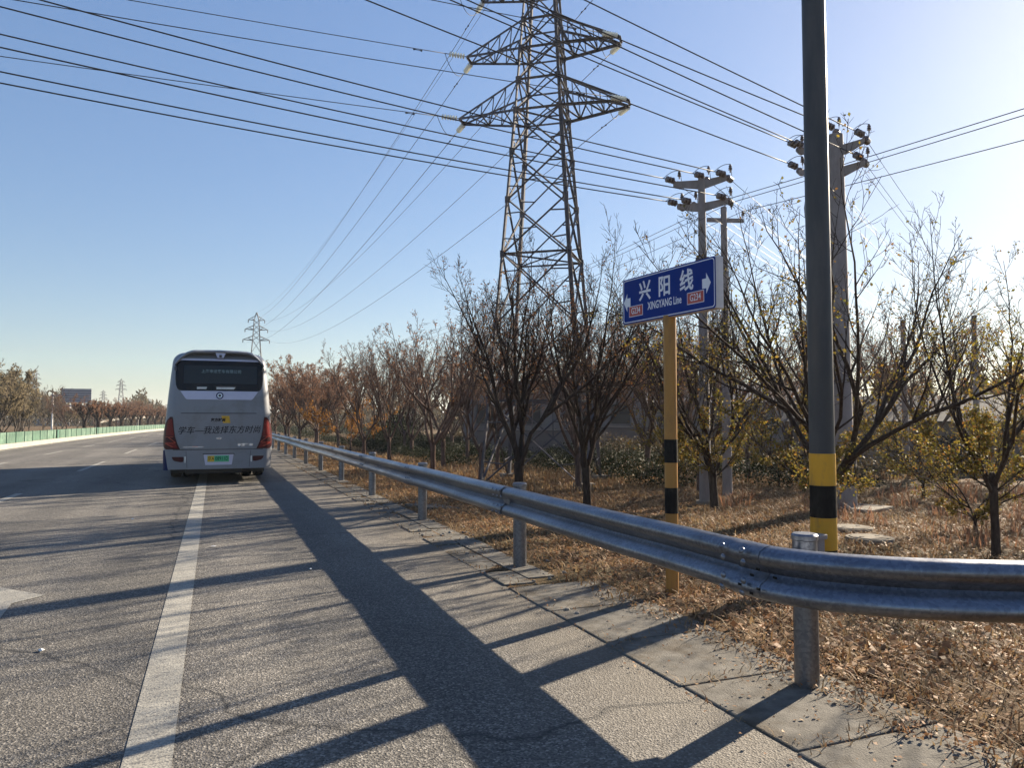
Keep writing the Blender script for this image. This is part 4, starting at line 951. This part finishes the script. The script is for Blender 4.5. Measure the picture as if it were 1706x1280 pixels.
# dark vase trees in a row on the far left
VV = make_tree(99, 3.4, 1.2, 9, 36, .19, 1500, .14, 'leaf_red', 'bark', 9, 4, 0, .014, 'vase_tree', 'x', up=.05)
order = ['first', 'second', 'third', 'fourth', 'fifth', 'sixth', 'seventh', 'eighth', 'ninth', 'tenth', 'eleventh', 'twelfth', 'thirteenth', 'fourteenth']
for k in range(14):
    y = 92 + 7.5 * k; x = -14.2 + road_bend(y)
    plant(VV, x, y, f'dark-stemmed vase tree behind the green boards, {order[k]} after the big road sign', 'vase trees in a row across the road', 1.12)
for k in range(10):
    y = 100 + 10 * k; dup(VR[k % 2], (-17.5 + road_bend(y) + (k % 3), y, 0), k * 1.7, .92, f'reddish tree behind the vase trees, {order[k]} going away', 'reddish trees far across the road')
for (x, y, sc, lb) in ((-19., 235., 1.5, 'round bare tree on the skyline left of the coach'), (-25., 240., 1.3, 'pale bare tree on the skyline behind the small road sign')): dup(VR[0], (x, y, -.5), x, sc, lb, 'skyline trees far down the road')

# ------------------------------------------------------------------ hedges, leaf litter, dry grass
rs = np.random.RandomState(4)
def leaf_cloud(P, size, flat=.3, seed=1, aspect=.5):
    r = np.random.RandomState(seed); n = len(P); a = r.normal(size=(n, 3)); a[:, 2] *= flat; a /= np.linalg.norm(a, axis=1)[:, None]
    b = np.cross(a, r.normal(size=(n, 3)) * np.array([1, 1, 1.]) if flat > .25 else np.cross(a, np.array([0, 0, 1.]) + r.normal(size=(n, 3)) * .35)); 
    if flat <= .25: b = np.cross(np.array([0, 0, 1.]) + r.normal(size=(n, 3)) * .45, a)
    b /= np.linalg.norm(b, axis=1)[:, None] + 1e-9; s = (size * r.uniform(.5, 1.3, n))[:, None]; c = np.cross(a, b) * s * r.uniform(-.25, .25, n)[:, None]
    V = np.stack([P, P + a * s * .5 + b * s * aspect + c, P + a * s, P + a * s * .5 - b * s * aspect + c], 1).reshape(-1, 3); F = np.arange(4 * n).reshape(n, 4); return V, F
def hedge(x0, x1, y0, y1, h, n, label, mat='leaf_green', group='low dark hedges before the field', size=.075):
    t = thing('hedge', label, 'hedge', ((x0 + x1) / 2, (y0 + y1) / 2, gz((x0 + x1) / 2, y0)), group)
    r = np.random.RandomState(int(x0 * 10 + y0)); x = r.uniform(x0, x1, n); y = r.uniform(y0, y1, n); u = (x - (x0 + x1) / 2) / ((x1 - x0) / 2)
    hh = h * (1 - .45 * u ** 2) * (.8 + .22 * np.sin(y * 1.7 + x) + .14 * np.sin(y * 4.3)); z = gz_np(x, y) + hh * r.uniform(0, 1, n) ** .45
    P = np.stack([x, y, z], 1); V, F = leaf_cloud(P, size, .8, 3, .3); V = V - np.array(t.location)
    np_mesh('foliage', V, F, M[mat], t, 'stuff')
    mb = MB(); rn = random.Random(7)
    for k in range(int((y1 - y0) * 2)):
        xx, yy = rn.uniform(x0 + .1, x1 - .1), rn.uniform(y0, y1); z = gz(xx, yy); mb.tube([(xx, yy, z - .05), (xx + rn.uniform(-.1, .1), yy + rn.uniform(-.1, .1), z + h * .7)], [.014, .006], 3, False)
    o = mb.build('stems', M['bark'], t); o['kind'] = 'stuff'
hedge(12.6, 14.2, 19.5, 74., .85, 34000, 'low dark evergreen hedge nearest the tower foot', size=.085)
hedge(10.0, 11.3, 33.0, 80., .7, 22000, 'low dull hedge strip left of the tower, beyond the bare trunks', size=.085)
hedge(16.0, 19.0, 17.0, 72., 1.0, 40000, 'broad low dark hedge behind the electric poles', size=.09)
hedge(20.5, 24., 19.0, 70., 1.3, 26000, 'farther taller brownish hedge before the houses', 'farwood', size=.12)
hedge(9.5, 11.5, 82., 150., 1.3, 12000, 'dark hedge along the verge far behind the russet trees', size=.12)
hedge(12.2, 14.8, 55., 62., 3.0, 9000, 'tall block of dark evergreen between orange bush and bare trees', size=.12)
hedge(15.5, 18.5, 74., 130., 1.6, 12000, 'farther dark hedge closing the field left of the tower', size=.13)
def scatter(name, mat, n, xr, yr, size, flat, seed, zoff=.01, dens=None, aspect=.42):
    r = np.random.RandomState(seed); x = r.uniform(*xr, n); y = yr[0] + (yr[1] - yr[0]) * r.uniform(0, 1, n) ** 1.6
    keep = np.ones(n, bool)
    if dens is not None: keep = r.uniform(0, 1, n) < dens(x, y)
    x, y = x[keep], y[keep]; z = gz_np(x, y) + zoff + np.abs(r.normal(0, .018, len(x))); V, F = leaf_cloud(np.stack([x, y, z], 1), size, flat, seed, aspect); return np_mesh(name, V, F, M[mat], None, 'stuff')
nse = lambda x, y: .5 + .5 * np.sin(x * 1.9 + 1.3 * np.sin(y * 1.1)) * np.sin(y * 1.5 + np.sin(x * 2.3))
scatter('fallen_leaves', 'litter', 260000, (3.12, 17), (1.0, 26), .030, .22, 21, .010, lambda x, y: np.clip((x - 3.05) / .5, .12, 1) * (.45 + .55 * nse(x, y)))
scatter('fallen_leaves', 'litter', 70000, (3.3, 26), (3.5, 60), .06, .22, 23, .015, lambda x, y: np.clip((x - 3.2) / .6, .1, 1))
scatter('fallen_leaves', 'litter', 1300, (2.35, 3.4), (1.5, 30), .022, .1, 25, .012)
def grass(name, n, xr, yr, h, seed, dens=None, mat='straw', lean=.5, wd=.006, pw=1.5):
    r = np.random.RandomState(seed); x = r.uniform(*xr, n); y = yr[0] + (yr[1] - yr[0]) * r.uniform(0, 1, n) ** pw
    if dens is not None: k = r.uniform(0, 1, n) < dens(x, y); x, y = x[k], y[k]
    n = len(x); z = gz_np(x, y); a = r.uniform(0, 6.283, n); ln = np.abs(r.normal(lean, .3, n)); hh = h * r.uniform(.35, 1.2, n); w_ = wd * (1 + y / 14)
    dx, dy = np.cos(a), np.sin(a); p0 = np.stack([x - dy * w_, y + dx * w_, z - .01], 1); p1 = np.stack([x + dy * w_, y - dx * w_, z - .01], 1)
    mx, my, mz = x + dx * ln * hh * .35, y + dy * ln * hh * .35, z + hh * .6; m0 = np.stack([mx - dy * w_ * .7, my + dx * w_ * .7, mz], 1); m1 = np.stack([mx + dy * w_ * .7, my - dx * w_ * .7, mz], 1)
    t = np.stack([x + dx * ln * hh, y + dy * ln * hh, z + hh * .95], 1); t2 = t + np.stack([dy * w_ * .2, -dx * w_ * .2, 0 * w_], 1)
    V = np.stack([p0, p1, m1, m0, t2, t], 1).reshape(-1, 3); b = np.arange(n)[:, None] * 6; F = np.concatenate([b + np.array([[0, 1, 2, 3]]), b + np.array([[3, 2, 4, 5]])]); return np_mesh(name, V, F, M[mat], None, 'stuff')
tuft = lambda x, y: (np.sin(x * 5.1 + 2 * np.sin(y * 2.7)) * np.sin(y * 4.3 + 2 * np.sin(x * 1.7)) > .35) * np.clip((x - 3.1) / .7, .15, 1)
grass('dry_grass', 90000, (3.2, 20), (2, 30), .09, 38, None, lean=1.6, wd=.004)
grass('dry_grass', 46000, (3.15, 16), (1.5, 26), .10, 31, tuft, lean=.9)
grass('dry_grass', 24000, (8.5, 24), (6, 24), .15, 33, lambda x, y: (nse(x * .8, y * .8) > .55) * .6, lean=.9, pw=1.)
grass('dry_grass', 9000, (11.5, 22), (8, 17), .34, 34, lambda x, y: (nse(x * 1.3, y * 1.3) > .72) * 1., lean=.6, pw=1., mat='leaf_red')
grass('dry_grass', 22000, (4, 26), (20, 70), .2, 35, None, wd=.008)
grass('dry_grass', 4200, (2.53, 3.35), (1.5, 26), .045, 37, lambda x, y: np.clip(((np.sin(y * 6.8 + 1.1) > .8) | (np.abs(x - 2.54) < .03) | (x > 3.2 + .1 * np.sin(y * 3))) * 1., 0, 1), lean=1.5, wd=.003)

# pebbles and small rubbish
rn = random.Random(3); 
mb = MB()
for k in range(150):
    x, y = rn.uniform(2.6, 3.6), rn.uniform(4.5, 16); r = rn.uniform(.008, .03); c = (x, y, gz(x, y) + r * .4)
    mb.lathe([(r * .5, -r * .5), (r, -.1 * r), (r * .8, r * .45), (r * .3, r * .6)], 6, c, Vector((rn.uniform(-.4, .4), rn.uniform(-.4, .4), 1)))
o = mb.build('gravel', M['stone'], None, kind='stuff')
for x, y, lb in ((-1.15, 13.1, 'crumpled white scrap of paper on the lane near the coach shadow'), (.02, 9.9, 'tiny white scrap on the shoulder beside the edge line'), (.95, 8.05, 'tiny white scrap lying in the guardrail shadow'), (-1.05, 5.9, 'small white scrap in the near lane')):
    mb = MB(); n = 7; pts = [(x + .028 * math.cos(6.283 * k / n) * rn.uniform(.5, 1.2), y + .028 * math.sin(6.283 * k / n) * rn.uniform(.5, 1.2), .006 + rn.uniform(0, .012)) for k in range(n)]
    mb.add(pts + [(x, y, .022)], [(k, (k + 1) % n, n) for k in range(n)] + [tuple(range(n - 1, -1, -1))]); tag(mb.build('paper_scrap', M['paper']), lb, 'litter', 'white scraps on the asphalt')

# ------------------------------------------------------------------ green boards and kerb across the road
KB = thing('median_kerb', '', ''); del KB['label']; del KB['category']; KB['kind'] = 'structure'
fx = lambda y: -10.32 + road_bend(y)
mb = MB(); ys_ = list(np.arange(14, 300, 4.))
for y in ys_: x = fx(y); mb.v += [(x + .06, y, -.02), (x + .03, y, .26), (x - .42, y, .26), (x - .45, y, -.02)]
mb.f = [(4 * i + k, 4 * i + k + 1, 4 * i + 5 + k, 4 * i + 4 + k) for i in range(len(ys_) - 1) for k in range(3)] + [(0, 1, 2, 3)]
mb.build('kerb', M['kerb'], KB)
FN = thing('board_fence', 'low green corrugated board fence on a white kerb across the road', 'fence', (fx(46), 46, 0))
def corr(y0, y1):
    mb = MB(); n = 16
    for k in range(n + 1):
        y = y0 + (y1 - y0) * k / n; x = fx(y) - .17 + (.018 if (k // 2) % 2 else -.018)
        mb.v += [(x, y, .255), (x, y, .87), (x - .012, y, .87), (x - .012, y, .255)]
    mb.f = [(4 * k + a, 4 * k + (a + 1) % 4, 4 * k + 4 + (a + 1) % 4, 4 * k + 4 + a) for k in range(n) for a in range(4)]; return mb
y = 38.; k = 0
while y < 175:
    corr(y + .03, y + 1.97).build('panel', M['green'], FN)
    MB().box((fx(y) - .17, y, .575), (.06, .05, .64)).build('post', M['green_d'], FN)
    if k in (11, 19): MB().box((fx(y + 1) - .10, y + 1, .52), (.03, .5, .72)).build('dark_plate', M['green_d'], FN)
    y += 2.; k += 1
for x, y, ww, hh, zt, L, lb in ((-18.6, 107., 3.25, 1.75, 4.5, 1.0, 'big road sign on a cantilever post seen from its ribbed back'), (-28.3, 248., 3.6, 1.9, 5.4, 1.1, 'small far road sign on a cantilever post seen from behind')):
    t = thing('gantry_sign', lb, 'road sign', (x, y, 0), 'road signs across the road seen from behind'); r = ww * .035
    cyl(x, y, -.2, zt + .35, r, r * .85, 12, M['pale_post'], 'post', t)
    for dz in (.55, .55 + hh * .72): 
        MB().tube([(x, y, zt - dz + .6), (x + ww * 1.27, y, zt - dz + .6)], [r * .7, r * .4], 8).build('arm', M['signback'], t)
        cyl(x, y, zt - dz + .45, zt - dz + .75, r * 1.5, r * 1.5, 12, M['signback'], 'collar', t)
    x0 = x + .29 * ww; MB().box((x0 + ww / 2, y + .12, zt + .95 - hh / 2), (ww, .06, hh)).build('panel', M['signback'], t); pn = t.children[-1]
    for j in range(6): MB().box((x0 + ww / 2, y + .06, zt + .95 - hh * (j + .5) / 6), (ww, .07, .07 * hh / 2)).build('rib', M['signrib'], pn)
# far left buildings
def house(name, x, y, sx_, sy_, h, rot, label, wmat, rmat, wins=0, group='buildings far behind the trees', z0=0., over=.35, gable=0.):
    t = thing(name, label, 'building', (x, y, z0), group); r = Matrix.Rotation(rot, 3, 'Z'); c = Vector((x, y, z0))
    MB().box(c + Vector((0, 0, h / 2 - .2)), (sx_, sy_, h + .4), r).build('wall', M[wmat], t)
    if gable:
        mb = MB(); a, b = sx_ / 2 + over, sy_ / 2 + over; vs = [r @ Vector(p) + c for p in ((-a, -b, h), (a, -b, h), (a, b, h), (-a, b, h), (-a, 0, h + gable), (a, 0, h + gable))]
        mb.add(vs, [(0, 1, 5, 4), (2, 3, 4, 5), (0, 4, 3), (1, 2, 5), (3, 2, 1, 0)]); mb.build('roof', M[rmat], t)
    else: MB().box(c + Vector((0, 0, h + .14)), (sx_ + 2 * over, sy_ + 2 * over, .28), r).build('roof', M[rmat], t)
    for k in range(wins):
        wx = -sx_ / 2 + sx_ * (k + .5) / wins; wp = c + r @ Vector((wx, -sy_ / 2 - .02, h * .55)); f = MB().box(wp, (min(1.6, sx_ / wins * .55), .06, h * .36), r).build('window', M['rooflight'], t)
        MB().box(wp + r @ Vector((0, -.02, 0)), (min(1.6, sx_ / wins * .55) * .86, .05, h * .30), r).build('pane', M['window'], f)
    return t
house('block_building', -41., 246., 9, 10, 5.6, -.2, 'pale flat-roofed building behind the big road sign', 'wallpale', 'wallpale', 4)
house('block_building', -36., 262., 6, 8, 5.4, -.2, 'lower pale building wing right of the one behind the road sign', 'wallpale', 'rooflight', 3)
for (x, y, s, lb) in ((-75.4, 393., .95, 'hazy lattice tower above the straw trees at the left'), (-48.5, 397., .62, 'slim hazy lattice tower right of the big road sign'), (-43.3, 418., .88, 'tall hazy lattice tower above the small far road sign'), (-32.5, 449., .52, 'small hazy lattice tower just left of the coach')):
    far_tower('far_tower', x, y, 0, s, lb)
# white parapet of a side bridge
t = thing('bridge_parapet', 'white curved bridge parapet far down the road left of the coach', 'parapet', (-13, 150, 0))
pts = [(-18., 140., 1.3), (-15.5, 146., 1.9), (-13., 152., 2.2), (-10.5, 158., 2.35), (-8., 165., 2.4)]
mb = MB()
for x, y, z in pts: mb.v += [(x, y, z - .35), (x, y, z), (x, y + .4, z), (x, y + .4, z - .35)]
mb.f = [(4 * i + k, 4 * i + (k + 1) % 4, 4 * i + 4 + (k + 1) % 4, 4 * i + 4 + k) for i in range(4) for k in range(4)]; mb.build('rail', M['kerb'], t)
mb = MB()
for x, y, z in pts: mb.box((x, y + .2, (z - .4) / 2), (.35, .35, z - .4))
mb.build('pier', M['kerb'], t)
# houses and walls behind the trees on the right
def at(bear, dist): return (math.sin(R(bear)) * dist, math.cos(R(bear)) * dist)
x, y = at(24.6, 58); house('house', x, y, 13, 7, 4.7, R(-22), 'grey single-storey house with dark eaves seen through the tower trees', 'wall', 'walld', 4, 'low houses behind the trees', -.6, .6)
x, y = at(38.5, 60); house('house', x, y, 14, 8, 3.4, R(-36), 'long low house with light sheet roof between street sign and banded pole', 'wall', 'rooflight', 4, 'low houses behind the trees', -.6, .4, 1.5)
x, y = at(52., 40); house('shed', x, y, 13, 6, 2.1, R(-50), 'dark slate-roofed shed behind the bushes right of the banded pole', 'wall', 'walld', 3, 'low houses behind the trees', -.6, .5, 1.2)
for b0, b1, d, h, lb in ((19, 28, 42, 1.5, 'pale low block wall behind the tower foot'), (27, 40, 48, 1.6, 'low grey wall from the tower to the banded pole')):
    p, q = Vector(at(b0, d)), Vector(at(b1, d)); c = (p + q) / 2; v = q - p; t = thing('garden_wall', lb, 'wall', (c.x, c.y, -.6), 'low walls before the houses')
    rr = Matrix.Rotation(math.atan2(v.y, v.x), 3, 'Z'); MB().box((c.x, c.y, -.6 + h / 2 - .1), (v.length, .25, h + .2), rr).build('wall_face', M['wall'], t); MB().box((c.x, c.y, -.6 + h + .05), (v.length + .1, .36, .1), rr).build('coping', M['rooflight'], t)
# far woodland that closes the view
def woodland(name, b0, b1, d0, d1, h, n, mat, seed, size):
    r = np.random.RandomState(seed); b = np.radians(r.uniform(b0, b1, n)); d = r.uniform(d0, d1, n); x, y = np.sin(b) * d, np.cos(b) * d
    hh = h * (.72 + .2 * np.sin(b * 61) + .16 * np.sin(b * 143 + 1) + .1 * np.sin(b * 371)); z = -.8 + hh * r.uniform(0, 1, n) ** .8; P = np.stack([x, y, z], 1); rr = np.random.RandomState(seed + 1)
    V, F = leaf_cloud(P, size, 1.6, seed, .16); np_mesh(name, V, F, M[mat], None, 'stuff')
woodland('far_woodland', 17, 62, 85, 120, 8.0, 42000, 'farwood', 41, .9)
woodland('far_woodland', 44, 64, 44, 60, 5.2, 24000, 'leaf_olive', 43, .4)
woodland('far_woodland', -14, 2, 210, 330, 9.0, 16000, 'farwood', 45, 1.5)
woodland('far_woodland', 2, 18, 150, 240, 9.0, 16000, 'farwood', 47, 1.2)
woodland('far_woodland', -24, -13, 60, 90, 3.2, 9000, 'leaf_straw', 49, .45)

# ------------------------------------------------------------------ air
hz = MB().box((0, 700, 13.5), (6400, 7900, 36)).build('haze', None, None, kind='stuff')
hm = bpy.data.materials.new('haze_air'); hm.use_nodes = True; hn = hm.node_tree; hn.nodes.remove(hn.nodes['Principled BSDF'])
pv = hn.nodes.new('ShaderNodeVolumePrincipled'); pv.inputs['Color'].default_value = (.85, .9, .95, 1); pv.inputs['Density'].default_value = HAZE; pv.inputs['Anisotropy'].default_value = .3
hn.links.new(pv.outputs[0], hn.nodes['Material Output'].inputs['Volume']); hz.data.materials.append(hm); hz.display_type = 'BOUNDS'
